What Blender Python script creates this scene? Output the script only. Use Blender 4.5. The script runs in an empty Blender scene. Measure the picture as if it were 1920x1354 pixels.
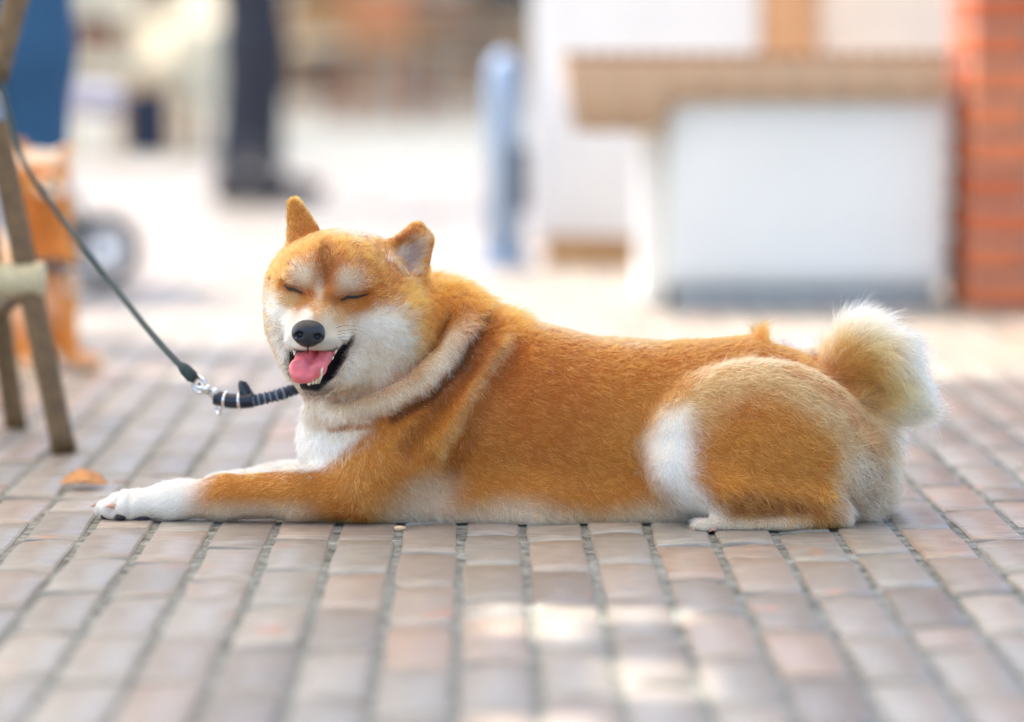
import bpy, bmesh, math, random
import numpy as np
from mathutils import Vector, Matrix
from mathutils.bvhtree import BVHTree

# ------------------------------------------------------------------ camera, sky, sun, exposure
scene = bpy.context.scene
COL = scene.collection
F_PX, CU, CV = 6067.0, 960.0, 677.0            # focal length and centre of the 1920x1354 photograph, in pixels
CAM_H = 0.51
PITCH = math.atan(602.0 / F_PX)                # horizon of the photograph lies at row 75
cd = bpy.data.cameras.new('camera')
cam = bpy.data.objects.new('camera', cd); COL.objects.link(cam)
cam.location = (0, 0, CAM_H)
cam.rotation_euler = (math.pi / 2 - PITCH, 0, 0)
cd.sensor_width = 36.0
cd.lens = 36.0 * F_PX / 1920.0
cd.clip_start, cd.clip_end = 0.05, 500
cd.dof.use_dof = True
cd.dof.focus_distance = 3.37
cd.dof.aperture_fstop = 1.75
cd.dof.aperture_blades = 0
scene.camera = cam

SUN_EL, SUN_AZ = math.radians(56), math.radians(-50)   # azimuth from +Y (behind the dog) towards -X
world = bpy.data.worlds.new('World'); scene.world = world
world.use_nodes = True
wn = world.node_tree
sky = wn.nodes.new('ShaderNodeTexSky')
sky.sky_type = 'NISHITA'; sky.sun_disc = False
sky.sun_elevation = SUN_EL
sky.sun_rotation = SUN_AZ
sky.air_density = 1.0; sky.dust_density = 2.5; sky.ozone_density = 1.0
wn.links.new(sky.outputs[0], wn.nodes['Background'].inputs[0])
wn.nodes['Background'].inputs[1].default_value = 0.15
sd = bpy.data.lights.new('sun', 'SUN'); sun = bpy.data.objects.new('sun', sd); COL.objects.link(sun)
sd.energy = 2.0; sd.angle = math.radians(0.6); sd.color = (1.0, 0.95, 0.87)
sun_dir = Vector((math.sin(SUN_AZ) * math.cos(SUN_EL), math.cos(SUN_AZ) * math.cos(SUN_EL), math.sin(SUN_EL)))
sun.rotation_euler = sun_dir.to_track_quat('Z', 'Y').to_euler()
sun.location = (0, 0, 8)
vs = scene.view_settings
vs.view_transform = 'Standard'; vs.look = 'None'; vs.gamma = 1.0; vs.use_curve_mapping = False
vs.exposure = 1.82

rng = np.random.default_rng(7)
random.seed(7)
SP, CP = math.sin(PITCH), math.cos(PITCH)

def at(u, v, Y):
    """point at ground distance Y on the ray through photograph pixel (u, v)"""
    a, b = (u - CU) / F_PX, (CV - v) / F_PX
    dy, dz = CP + b * SP, b * CP - SP
    t = Y / dy
    return Vector((a * t, Y, CAM_H + dz * t))

def on_ground(u, v):
    a, b = (u - CU) / F_PX, (CV - v) / F_PX
    t = CAM_H / (SP - b * CP)
    return Vector((a * t, (CP + b * SP) * t, 0.0))

def pix(P):
    """world points (n,3) -> photograph pixels"""
    x, y, z = P[:, 0], P[:, 1], P[:, 2] - CAM_H
    w = y * CP - z * SP
    h = y * SP + z * CP
    return CU + F_PX * x / w, CV - F_PX * h / w

# ------------------------------------------------------------------ helpers
def lin(r, g, b):
    f = lambda c: (c / 255 / 12.92) if c / 255 <= 0.04045 else ((c / 255 + 0.055) / 1.055) ** 2.4
    return (f(r), f(g), f(b))

def tag(o, label, cat, group=None):
    o['label'] = label; o['category'] = cat
    if group: o['group'] = group
    return o

def empty(name, loc=(0, 0, 0), rz=0.0):
    o = bpy.data.objects.new(name, None); COL.objects.link(o)
    o.location = loc; o.rotation_euler = (0, 0, rz); o.empty_display_size = 0.05
    return o

def link(name, me, mat=None, parent=None, smooth=False):
    o = bpy.data.objects.new(name, me); COL.objects.link(o)
    if mat is not None and len(me.materials) == 0: me.materials.append(mat)
    if smooth: me.polygons.foreach_set('use_smooth', np.ones(len(me.polygons), bool))
    if parent is not None: o.parent = parent
    return o

def mesh_from(verts, faces, name='mesh'):
    me = bpy.data.meshes.new(name); me.from_pydata(verts, [], faces); me.update(); return me

def mesh_np(V, Q, name='mesh'):
    me = bpy.data.meshes.new(name)
    n = Q.shape[1]
    me.vertices.add(len(V)); me.vertices.foreach_set('co', V.astype(np.float32).ravel())
    me.loops.add(Q.size); me.loops.foreach_set('vertex_index', Q.astype(np.int32).ravel())
    me.polygons.add(len(Q)); me.polygons.foreach_set('loop_start', np.arange(0, Q.size, n, dtype=np.int32))
    me.update(calc_edges=True); me.validate(); return me

class MB:
    """collects simple shapes into one mesh"""
    def __init__(s): s.v, s.f = [], []
    def box(s, c, size, rot=None, taper=1.0):
        b = len(s.v); x, y, z = (k / 2 for k in size)
        for sz in (-1, 1):
            t = taper if sz > 0 else 1.0
            for sx, sy in ((-1, -1), (1, -1), (1, 1), (-1, 1)):
                p = Vector((sx * x * t, sy * y * t, sz * z))
                if rot is not None: p = rot @ p
                s.v.append(tuple(Vector(c) + p))
        for q in ((3, 2, 1, 0), (4, 5, 6, 7), (0, 1, 5, 4), (1, 2, 6, 5), (2, 3, 7, 6), (3, 0, 4, 7)):
            s.f.append(tuple(b + k for k in q))
        return s
    def tube(s, pts, rad, n=10, cap=True):
        pts = [Vector(p) for p in pts]; m = len(pts)
        if not hasattr(rad, '__len__'): rad = [rad] * m
        b = len(s.v); prev = None
        for i, p in enumerate(pts):
            t = (pts[min(i + 1, m - 1)] - pts[max(i - 1, 0)]).normalized()
            if prev is None:
                a = t.orthogonal().normalized()
            else:
                a = (prev - t * prev.dot(t)).normalized()
            prev = a; c = t.cross(a)
            for k in range(n):
                th = 2 * math.pi * k / n
                s.v.append(tuple(p + (a * math.cos(th) + c * math.sin(th)) * rad[i]))
        for i in range(m - 1):
            for k in range(n):
                k2 = (k + 1) % n
                s.f.append((b + i * n + k, b + i * n + k2, b + (i + 1) * n + k2, b + (i + 1) * n + k))
        if cap:
            s.f.append(tuple(b + k for k in reversed(range(n))))
            s.f.append(tuple(b + (m - 1) * n + k for k in range(n)))
        return s
    def ring(s, c, axis, R, r, n=28, m=8, sy=1.0):
        axis = Vector(axis).normalized(); a = axis.orthogonal().normalized(); bb = axis.cross(a)
        b = len(s.v)
        for i in range(n):
            t = 2 * math.pi * i / n; e = a * math.cos(t) + bb * math.sin(t) * sy
            for j in range(m):
                q = 2 * math.pi * j / m
                s.v.append(tuple(Vector(c) + e * (R + r * math.cos(q)) + axis * (r * math.sin(q))))
        for i in range(n):
            for j in range(m):
                i2, j2 = (i + 1) % n, (j + 1) % m
                s.f.append((b + i * m + j, b + i2 * m + j, b + i2 * m + j2, b + i * m + j2))
        return s
    def mesh(s, name): return mesh_from(s.v, s.f, name)
    def build(s, name, mat, parent=None, smooth=False, bevel=0.0, seg=2):
        me = s.mesh(name)
        if bevel > 0:
            bm = bmesh.new(); bm.from_mesh(me)
            bmesh.ops.bevel(bm, geom=bm.edges[:], offset=bevel, segments=seg, affect='EDGES', profile=0.6, clamp_overlap=True)
            bm.to_mesh(me); bm.free()
        return link(name, me, mat, parent, smooth)

def nodes_of(name):
    m = bpy.data.materials.new(name); m.use_nodes = True
    nt = m.node_tree; return m, nt, nt.nodes['Principled BSDF']

def N(nt, kind, **kw):
    n = nt.nodes.new(kind)
    for k, v in kw.items(): setattr(n, k, v)
    return n

def simple(name, col, rough=0.6, metal=0.0, noise=0.12, scale=30.0, bump=0.0, spec=0.5, coord='Object', sheen=0.0):
    """base colour with mottled variation and optional fine relief"""
    m, nt, p = nodes_of(name)
    tc = N(nt, 'ShaderNodeTexCoord')
    nz = N(nt, 'ShaderNodeTexNoise'); nz.inputs['Scale'].default_value = scale; nz.inputs['Detail'].default_value = 5
    nt.links.new(tc.outputs[coord], nz.inputs['Vector'])
    r = N(nt, 'ShaderNodeMapRange'); r.inputs[1].default_value = 0.3; r.inputs[2].default_value = 0.7
    r.inputs[3].default_value = 1 - noise; r.inputs[4].default_value = 1 + noise
    nt.links.new(nz.outputs['Fac'], r.inputs[0])
    mx = N(nt, 'ShaderNodeVectorMath', operation='SCALE'); mx.inputs[0].default_value = col
    nt.links.new(r.outputs[0], mx.inputs['Scale'])
    nt.links.new(mx.outputs[0], p.inputs['Base Color'])
    p.inputs['Roughness'].default_value = rough; p.inputs['Metallic'].default_value = metal
    p.inputs['Specular IOR Level'].default_value = spec
    if sheen: p.inputs['Sheen Weight'].default_value = sheen
    if bump:
        b = N(nt, 'ShaderNodeBump'); b.inputs['Strength'].default_value = bump; b.inputs['Distance'].default_value = 0.003
        nt.links.new(nz.outputs['Fac'], b.inputs['Height']); nt.links.new(b.outputs[0], p.inputs['Normal'])
    return m

# ------------------------------------------------------------------ pavement
def brick_material(name, per_object):
    m, nt, p = nodes_of(name)
    tc = N(nt, 'ShaderNodeTexCoord'); geo = N(nt, 'ShaderNodeNewGeometry')
    if per_object:
        oi = N(nt, 'ShaderNodeObjectInfo'); rnd = oi.outputs['Random']
    else:
        rnd = geo.outputs['Random Per Island']
    ramp = N(nt, 'ShaderNodeValToRGB'); cr = ramp.color_ramp
    cols = [(0.0, (140, 128, 116)), (0.16, (168, 156, 140)), (0.34, (162, 154, 142)), (0.5, (176, 156, 138)),
            (0.62, (150, 140, 128)), (0.76, (182, 168, 150)), (0.9, (170, 160, 146)), (1.0, (182, 150, 126))]
    cr.elements[0].position, cr.elements[0].color = cols[0][0], (*lin(*cols[0][1]), 1)
    cr.elements[1].position, cr.elements[1].color = cols[-1][0], (*lin(*cols[-1][1]), 1)
    for q, c in cols[1:-1]:
        e = cr.elements.new(q); e.color = (*lin(*c), 1)
    nt.links.new(rnd, ramp.inputs[0])
    pos = geo.outputs['Position']
    # worn patches that show the orange clay
    n1 = N(nt, 'ShaderNodeTexNoise'); n1.inputs['Scale'].default_value = 11; n1.inputs['Detail'].default_value = 6; n1.inputs['Roughness'].default_value = 0.65
    nt.links.new(pos, n1.inputs['Vector'])
    r1 = N(nt, 'ShaderNodeMapRange'); r1.inputs[1].default_value = 0.62; r1.inputs[2].default_value = 0.70
    nt.links.new(n1.outputs['Fac'], r1.inputs[0])
    mul = N(nt, 'ShaderNodeMath', operation='MULTIPLY'); mul.inputs[1].default_value = 0.75
    nt.links.new(r1.outputs[0], mul.inputs[0])
    mx = N(nt, 'ShaderNodeMix', data_type='RGBA'); mx.inputs['B'].default_value = (*lin(206, 138, 104), 1)
    nt.links.new(mul.outputs[0], mx.inputs['Factor']); nt.links.new(ramp.outputs[0], mx.inputs['A'])
    # grime and fine grain
    n2 = N(nt, 'ShaderNodeTexNoise'); n2.inputs['Scale'].default_value = 60; n2.inputs['Detail'].default_value = 8; n2.inputs['Roughness'].default_value = 0.7
    mp = N(nt, 'ShaderNodeMapping'); mp.inputs['Scale'].default_value = (0.5, 1.6, 1)
    nt.links.new(pos, mp.inputs[0]); nt.links.new(mp.outputs[0], n2.inputs['Vector'])
    r2 = N(nt, 'ShaderNodeMapRange'); r2.inputs[1].default_value = 0.3; r2.inputs[2].default_value = 0.72; r2.inputs[3].default_value = 0.62; r2.inputs[4].default_value = 1.28
    nt.links.new(n2.outputs['Fac'], r2.inputs[0])
    sc = N(nt, 'ShaderNodeVectorMath', operation='SCALE')
    nt.links.new(mx.outputs['Result'], sc.inputs[0]); nt.links.new(r2.outputs[0], sc.inputs['Scale'])
    nt.links.new(sc.outputs[0], p.inputs['Base Color'])
    r3 = N(nt, 'ShaderNodeMapRange'); r3.inputs[3].default_value = 0.28; r3.inputs[4].default_value = 0.52
    nt.links.new(n2.outputs['Fac'], r3.inputs[0]); nt.links.new(r3.outputs[0], p.inputs['Roughness'])
    b = N(nt, 'ShaderNodeBump'); b.inputs['Strength'].default_value = 0.35; b.inputs['Distance'].default_value = 0.0015
    nt.links.new(n2.outputs['Fac'], b.inputs['Height']); nt.links.new(b.outputs[0], p.inputs['Normal'])
    return m

M_BRICK = brick_material('paving_brick', True)
M_BRICK_FAR = brick_material('paving_brick_far', False)

def joint_material():
    m, nt, p = nodes_of('joint_sand')
    geo = N(nt, 'ShaderNodeNewGeometry')
    n = N(nt, 'ShaderNodeTexNoise'); n.inputs['Scale'].default_value = 45; n.inputs['Detail'].default_value = 8; n.inputs['Roughness'].default_value = 0.75
    nt.links.new(geo.outputs['Position'], n.inputs['Vector'])
    ramp = N(nt, 'ShaderNodeValToRGB'); cr = ramp.color_ramp
    cr.elements[0].position = 0.38; cr.elements[0].color = (*lin(78, 73, 63), 1)
    cr.elements[1].position = 0.66; cr.elements[1].color = (*lin(176, 176, 164), 1)
    nt.links.new(n.outputs['Fac'], ramp.inputs[0]); nt.links.new(ramp.outputs[0], p.inputs['Base Color'])
    p.inputs['Roughness'].default_value = 0.85
    b = N(nt, 'ShaderNodeBump'); b.inputs['Strength'].default_value = 0.8; b.inputs['Distance'].default_value = 0.003
    nt.links.new(n.outputs['Fac'], b.inputs['Height']); nt.links.new(b.outputs[0], p.inputs['Normal'])
    return m

PITCH_W, BL = 0.0650, 0.200                      # row pitch and brick length
ROW_ROT = math.radians(0.52)                     # the rows run a touch left of the view
pav = link('pavement', mesh_from([(-60, -20, -0.0030), (60, -20, -0.0030), (60, 160, -0.0030), (-60, 160, -0.0030)], [(0, 1, 2, 3)], 'pavement'), joint_material())
pav['kind'] = 'structure'

def brick_variant(seed, L):
    r = random.Random(seed)
    w, l, h = 0.0522 + r.uniform(-.0012, .0012), L - 0.0034, 0.05
    bm = bmesh.new()
    nx, ny = 3, 5
    g = []
    for j in range(ny):
        row = []
        for i in range(nx):
            x = (i / (nx - 1) - .5) * w; y = (j / (ny - 1) - .5) * l
            ex = i in (0, nx - 1); ey = j in (0, ny - 1)
            jx = r.uniform(-.0014, .0014) if ex else 0; jy = r.uniform(-.001, .001) if ey else 0
            z = r.uniform(-.0004, .0004)
            chip = ex and ey and r.random() < .35
            if chip: z -= r.uniform(.001, .003)
            row.append(bm.verts.new((x + jx, y + jy, z)))
        g.append(row)
    for j in range(ny - 1):
        for i in range(nx - 1):
            bm.faces.new((g[j][i], g[j][i + 1], g[j + 1][i + 1], g[j + 1][i]))
    # chamfered rim then the sides
    rim = g[0][:] + [g[j][-1] for j in range(1, ny)] + g[-1][-2::-1] + [g[j][0] for j in range(ny - 2, 0, -1)]
    mid = [bm.verts.new((v.co.x + math.copysign(.0022, v.co.x) * (abs(v.co.x) > w * .3), v.co.y + math.copysign(.0007, v.co.y) * (abs(v.co.y) > l * .4), v.co.z - .0022)) for v in rim]
    low = [bm.verts.new((v.co.x * 1.01, v.co.y * 1.001, -h)) for v in mid]
    for i in range(len(rim)):
        k = (i + 1) % len(rim)
        bm.faces.new((rim[i], mid[i], mid[k], rim[k])); bm.faces.new((mid[i], low[i], low[k], mid[k]))
    bm.normal_update()
    me = bpy.data.meshes.new('brick'); bm.to_mesh(me); bm.free()
    me.polygons.foreach_set('use_smooth', [len(p.vertices) == 4 and p.normal.z > .93 for p in me.polygons])
    return me

VAR = [brick_variant(100 + i, BL if i < 9 else BL * 0.5) for i in range(12)]
for me in VAR: me.materials.append(M_BRICK)
VARC = [(np.array([v.co[:] for v in me.vertices]), [tuple(p.vertices) for p in me.polygons]) for me in VAR]
rc, rs = math.cos(ROW_ROT), math.sin(ROW_ROT)
X_OFF = on_ground(808, 986)                       # centre of one row beside the dog
spots = []
rr = random.Random(5)
for i in range(-46, 47):
    y = 1.2 + rr.random() * BL
    while y < 13.5:
        half = rr.random() < 0.10
        L = BL * (0.5 if half else 1.0)
        yc = y + L / 2
        x = i * PITCH_W
        dx, dy = x, yc - X_OFF.y
        wx = X_OFF.x + dx * rc - dy * rs; wy = X_OFF.y + dx * rs + dy * rc
        vi = rr.randrange(9, 12) if half else rr.randrange(9)
        rec = (wx, wy, ROW_ROT + rr.uniform(-.006, .006) + (math.pi if rr.random() < .5 else 0), rr.uniform(-.0013, .0009),
               rr.uniform(-.0065, .0065), rr.uniform(-.006, .006), vi)
        if abs(wx) < 0.175 * wy + 0.25: spots.append(rec)
        y += L
def in_view(r):
    u, v = pix(np.array([[r[0], r[1], 0.0]]))
    return -60 < u[0] < 1980 and v[0] < 1390
seen = sorted([s for s in spots if in_view(s)], key=lambda s: s[1])
near, far = seen[:300], seen[300:] + [s for s in spots if not in_view(s)]
for r in near:
    o = link('brick', VAR[r[6]], None, pav)
    o.location = (r[0], r[1], r[3]); o.rotation_euler = (r[4], r[5], r[2])
fv, ff, base = [], [], 0
for r in far:
    V, Fc = VARC[r[6]]
    R = np.array(Matrix.Translation((r[0], r[1], r[3])) @ Matrix.Rotation(r[2], 4, 'Z') @ Matrix.Rotation(r[4], 4, 'X') @ Matrix.Rotation(r[5], 4, 'Y'))
    fv.append(V @ R[:3, :3].T + R[:3, 3]); ff += [tuple(base + k for k in f) for f in Fc]; base += len(V)
fb = link('brick_field', mesh_from(np.vstack(fv).tolist(), ff, 'brick_field'), M_BRICK_FAR, pav)
fb['kind'] = 'stuff'
# ------------------------------------------------------------------ implicit modelling
S = 1784.0                                        # pixels per metre at the dog
Y0 = 3.40
def L3(u, v, d):
    p = at(u, v, Y0 + d / S)
    return np.array((p.x * S, d, p.z * S))        # local frame: right, away, up, in pixel-sized units

class Field:
    def __init__(s, lo, hi, h):
        s.h = h; s.lo = np.array(lo, float)
        s.n = [int(math.ceil((b - a) / h)) + 1 for a, b in zip(lo, hi)]
        s.F = np.full(s.n, 60.0, np.float32)
    def _sl(s, lo, hi):
        i0 = np.maximum(0, np.floor((np.array(lo) - s.lo) / s.h).astype(int))
        i1 = np.minimum(s.n, np.ceil((np.array(hi) - s.lo) / s.h).astype(int) + 1)
        sl = tuple(slice(a, max(a, b)) for a, b in zip(i0, i1))
        ax = [(s.lo[k] + s.h * np.arange(i0[k], max(i0[k], i1[k]))).astype(np.float32) for k in range(3)]
        return sl, ax[0][:, None, None], ax[1][None, :, None], ax[2][None, None, :]
    def apply(s, lo, hi, fn, k, sub=False):
        m = k + 2 * s.h + 4
        sl, X, Y, Z = s._sl(np.array(lo) - m, np.array(hi) + m)
        A = s.F[sl]
        if A.size == 0: return
        D = fn(X, Y, Z)
        if sub:
            D = -D; h = np.clip(k - np.abs(A - D), 0, None) / k; s.F[sl] = np.maximum(A, D) + h * h * k * 0.25
        else:
            h = np.clip(k - np.abs(A - D), 0, None) / k; s.F[sl] = np.minimum(A, D) - h * h * k * 0.25
    def ell(s, c, r, k=20, sub=False, rot=None):
        c = np.array(c, float); r = np.array(r, float); R = max(r)
        def fn(X, Y, Z):
            x, y, z = X - c[0], Y - c[1], Z - c[2]
            if rot is not None:
                x, y, z = (rot[i][0] * x + rot[i][1] * y + rot[i][2] * z for i in range(3))
            k0 = np.sqrt((x / r[0]) ** 2 + (y / r[1]) ** 2 + (z / r[2]) ** 2)
            k1 = np.sqrt((x / r[0] ** 2) ** 2 + (y / r[1] ** 2) ** 2 + (z / r[2] ** 2) ** 2)
            return k0 * (k0 - 1) / np.maximum(k1, 1e-6)
        e = np.full(3, R) if rot is not None else r
        s.apply(c - e, c + e, fn, k, sub)
    def cone(s, a, ra, b, rb, k=20, sub=False):
        a, b = np.array(a, float), np.array(b, float); ab = b - a; L2 = ab @ ab
        def fn(X, Y, Z):
            t = np.clip(((X - a[0]) * ab[0] + (Y - a[1]) * ab[1] + (Z - a[2]) * ab[2]) / L2, 0, 1)
            return np.sqrt((X - a[0] - ab[0] * t) ** 2 + (Y - a[1] - ab[1] * t) ** 2 + (Z - a[2] - ab[2] * t) ** 2) - (ra + (rb - ra) * t)
        R = max(ra, rb)
        s.apply(np.minimum(a, b) - R, np.maximum(a, b) + R, fn, k, sub)
    def chain(s, pts, k=20, sub=False):
        for (a, ra), (b, rb) in zip(pts[:-1], pts[1:]): s.cone(a, ra, b, rb, k, sub)
    def tri(s, a, b, c, r, k=10):
        a, b, c = (np.array(q, float) for q in (a, b, c))
        nrm = np.cross(b - a, c - a); nrm /= np.linalg.norm(nrm)
        e = [(a, b), (b, c), (c, a)]
        def fn(X, Y, Z):
            seg = None; ins = None
            for p, q in e:
                pq = q - p; t = np.clip(((X - p[0]) * pq[0] + (Y - p[1]) * pq[1] + (Z - p[2]) * pq[2]) / (pq @ pq), 0, 1)
                d2 = (X - p[0] - pq[0] * t) ** 2 + (Y - p[1] - pq[1] * t) ** 2 + (Z - p[2] - pq[2] * t) ** 2
                seg = d2 if seg is None else np.minimum(seg, d2)
                m = np.cross(nrm, pq); w = ((X - p[0]) * m[0] + (Y - p[1]) * m[1] + (Z - p[2]) * m[2]) >= 0
                ins = w if ins is None else (ins & w)
            pl = np.abs((X - a[0]) * nrm[0] + (Y - a[1]) * nrm[1] + (Z - a[2]) * nrm[2])
            return np.where(ins, pl, np.sqrt(seg)) - r
        P = np.array([a, b, c]); s.apply(P.min(0) - r, P.max(0) + r, fn, k)
    def loft(s, prof, k=20, power=2.4):
        """prof rows: x, top, bottom, centre depth, half width"""
        P = np.array(prof, float); x0, x1 = P[0, 0], P[-1, 0]
        def fn(X, Y, Z):
            xs = np.clip(X[:, 0, 0], x0, x1)
            g = [np.interp(xs, P[:, 0], P[:, i]).astype(np.float32)[:, None, None] for i in (1, 2, 3, 4)]
            zc, hz = (g[0] + g[1]) / 2, (g[0] - g[1]) / 2
            q = (np.abs((Z - zc) / hz) ** power + np.abs((Y - g[2]) / g[3]) ** power) ** (1 / power)
            D = (q - 1) * np.minimum(hz, g[3])
            ex = np.maximum(x0 - X, X - x1)
            return np.where(ex > 0, np.sqrt(np.maximum(D, 0) ** 2 + ex ** 2) + np.minimum(D, 0), D)
        s.apply((x0, (P[:, 3] - P[:, 4]).min(), P[:, 2].min()), (x1, (P[:, 3] + P[:, 4]).max(), P[:, 1].max()), fn, k)
    def mesh(s, smooth=2):
        F = s.F; n = np.array(s.n)
        ins = F < 0
        idx = np.full(n - 1, -1, np.int64)
        c = np.zeros(n - 1, np.uint8)
        for dx in (0, 1):
            for dy in (0, 1):
                for dz in (0, 1):
                    c += ins[dx:n[0] - 1 + dx, dy:n[1] - 1 + dy, dz:n[2] - 1 + dz]
        act = (c > 0) & (c < 8)
        I = np.argwhere(act); idx[act] = np.arange(len(I))
        acc = np.zeros((len(I), 3)); cnt = np.zeros(len(I))
        for ax in range(3):
            o1, o2 = [k for k in range(3) if k != ax]
            for p in (0, 1):
                for q in (0, 1):
                    a = I.copy(); a[:, o1] += p; a[:, o2] += q; b = a.copy(); b[:, ax] += 1
                    fa, fb_ = F[tuple(a.T)], F[tuple(b.T)]
                    m = (fa < 0) != (fb_ < 0)
                    t = np.where(m, fa / np.where(m, fa - fb_, 1), 0)
                    pt = a.astype(float); pt[:, ax] += t
                    acc[m] += pt[m]; cnt[m] += 1
        V = s.lo + s.h * acc / cnt[:, None]
        quads = []
        for ax in range(3):
            o1, o2 = (ax + 1) % 3, (ax + 2) % 3
            sl0 = [slice(None)] * 3; sl1 = [slice(None)] * 3
            sl0[ax] = slice(0, n[ax] - 1); sl1[ax] = slice(1, n[ax])
            A, B = ins[tuple(sl0)], ins[tuple(sl1)]
            E = np.argwhere(A != B)
            E = E[(E[:, o1] > 0) & (E[:, o2] > 0) & (E[:, o1] < n[o1] - 1) & (E[:, o2] < n[o2] - 1)]
            q = []
            for p, r in ((0, 0), (1, 0), (1, 1), (0, 1)):
                e = E.copy(); e[:, o1] -= p; e[:, o2] -= r; q.append(idx[tuple(e.T)])
            q = np.stack(q, 1)
            flip = ~A[tuple(E.T)]
            q[flip] = q[flip][:, ::-1]
            quads.append(q)
        Q = np.vstack(quads); Q = Q[(Q >= 0).all(1)]
        for _ in range(smooth):
            acc = np.zeros_like(V); cnt = np.zeros(len(V))
            for a, b in ((0, 1), (1, 2), (2, 3), (3, 0)):
                for x, y in ((a, b), (b, a)):
                    np.add.at(acc, Q[:, x], V[Q[:, y]]); np.add.at(cnt, Q[:, x], 1)
            V = V * 0.5 + 0.5 * acc / np.maximum(cnt, 1)[:, None]
        return V, Q

def normals(V, Q):
    n = np.cross(V[Q[:, 2]] - V[Q[:, 0]], V[Q[:, 3]] - V[Q[:, 1]])
    out = np.zeros_like(V)
    for k in range(4): np.add.at(out, Q[:, k], n)
    return out / np.maximum(np.linalg.norm(out, axis=1), 1e-9)[:, None]

def poly_dist(u, v, line):
    best = np.full(u.shape, 1e9)
    for (x0, y0), (x1, y1) in zip(line[:-1], line[1:]):
        dx, dy = x1 - x0, y1 - y0
        t = np.clip(((u - x0) * dx + (v - y0) * dy) / (dx * dx + dy * dy), 0, 1)
        best = np.minimum(best, np.hypot(u - x0 - dx * t, v - y0 - dy * t))
    return best

def sstep(a, b, x):
    t = np.clip((x - a) / (b - a), 0, 1); return t * t * (3 - 2 * t)

def in_poly(u, v, poly):
    ins = np.zeros(u.shape, bool); n = len(poly)
    for i in range(n):
        (x0, y0), (x1, y1) = poly[i], poly[(i + 1) % n]
        c = ((y0 > v) != (y1 > v)) & (u < (x1 - x0) * (v - y0) / ((y1 - y0) if y1 != y0 else 1e-9) + x0)
        ins ^= c
    return ins

def soft_poly(u, v, poly, soft):
    d = poly_dist(u, v, list(poly) + [poly[0]]); s = np.where(in_poly(u, v, poly), d, -d)
    return sstep(-soft, soft, s)

def blob(u, v, cu, cv, ru, rv, ang=0.0, soft=0.5):
    c, s = math.cos(math.radians(ang)), math.sin(math.radians(ang))
    x, y = (u - cu) * c + (v - cv) * s, -(u - cu) * s + (v - cv) * c
    return 1 - sstep(1 - soft, 1 + soft, np.hypot(x / ru, y / rv))

def to_world(V): return V / S + np.array((0, Y0, 0))

def hair(name, P, colors, mat, parent, rad, thick=None):
    """P (n, k, 3) world strand points, colors (n, 4)"""
    n, k = P.shape[:2]
    cu = bpy.data.hair_curves.new(name)
    cu.add_curves([k] * n)
    cu.position_data.foreach_set('vector', P.astype(np.float32).ravel())
    a = cu.attributes.new('radius', 'FLOAT', 'POINT')
    t = np.linspace(0, 1, k)
    prof = rad * np.clip(1.0 - 0.9 * t ** 1.6, 0.05, 1)
    a.data.foreach_set('value', (np.tile(prof, n) if thick is None else (thick[:, None] * prof[None]).ravel()).astype(np.float32))
    c = cu.attributes.new('tint', 'FLOAT_COLOR', 'CURVE')
    c.data.foreach_set('color', np.hstack([colors, np.ones((n, 1))]).astype(np.float32).ravel())
    cu.materials.append(mat)
    o = bpy.data.objects.new(name, cu); COL.objects.link(o)
    if parent is not None: o.parent = parent
    return o

def fur_material(name):
    m = bpy.data.materials.new(name); m.use_nodes = True; nt = m.node_tree
    nt.nodes.remove(nt.nodes['Principled BSDF'])
    h = N(nt, 'ShaderNodeBsdfHairPrincipled'); h.model = 'CHIANG'; h.parametrization = 'COLOR'
    at_ = N(nt, 'ShaderNodeAttribute'); at_.attribute_name = 'tint'
    nt.links.new(at_.outputs['Color'], h.inputs['Color'])
    h.inputs['Roughness'].default_value = 0.42; h.inputs['Radial Roughness'].default_value = 0.6
    h.inputs['Random Roughness'].default_value = 0.2
    nt.links.new(h.outputs[0], nt.nodes['Material Output'].inputs['Surface'])
    return m

def skin_material(name):
    m, nt, p = nodes_of(name)
    at_ = N(nt, 'ShaderNodeAttribute'); at_.attribute_name = 'tint'
    nt.links.new(at_.outputs['Color'], p.inputs['Base Color'])
    p.inputs['Roughness'].default_value = 0.75; p.inputs['Specular IOR Level'].default_value = 0.25
    return m
M_FUR = fur_material('dog_fur'); M_SKIN = skin_material('dog_skin')

PAR_X, PAR_Y, PAR_W = -0.95, 3.85, 3.9
SUN_HOLES = ((-1.37, 4.04, .07, .08), (-1.32, 3.76, .065, .08), (-1.40, 3.50, .06, .07))  # canopy openings added to let patches of sun through
# ------------------------------------------------------------------ materials of the place
M_WOOD = simple('weathered_wood', lin(100, 76, 44), 0.55, scale=60, noise=0.3, bump=0.4)
M_RATTAN = simple('rattan', lin(192, 180, 146), 0.7, scale=120, noise=0.2, bump=0.5)
M_WICK = simple('wicker_seat', lin(176, 150, 104), 0.75, scale=200, noise=0.3, bump=0.6)
M_CREAM = simple('cream_cushion', lin(226, 212, 182), 0.9, scale=40, noise=0.06)
M_TANWOOD = simple('tan_wood', lin(186, 140, 86), 0.55, scale=40, noise=0.2)
M_ORWOOD = simple('orange_wood', lin(190, 116, 62), 0.5, scale=40, noise=0.2)
M_DKWOOD = simple('brown_wicker', lin(120, 84, 56), 0.7, scale=90, noise=0.3)
M_STEEL = simple('polished_steel', (0.72, 0.73, 0.75), 0.22, metal=1.0, noise=0.08)
M_ALU = simple('grey_aluminium', (0.42, 0.45, 0.5), 0.4, metal=0.8, noise=0.1)
M_RUB = simple('black_rubber', lin(38, 42, 48), 0.7, noise=0.15)
M_PALEF = simple('pale_grey_fabric', lin(196, 192, 204), 0.9, noise=0.08, scale=300)
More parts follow.
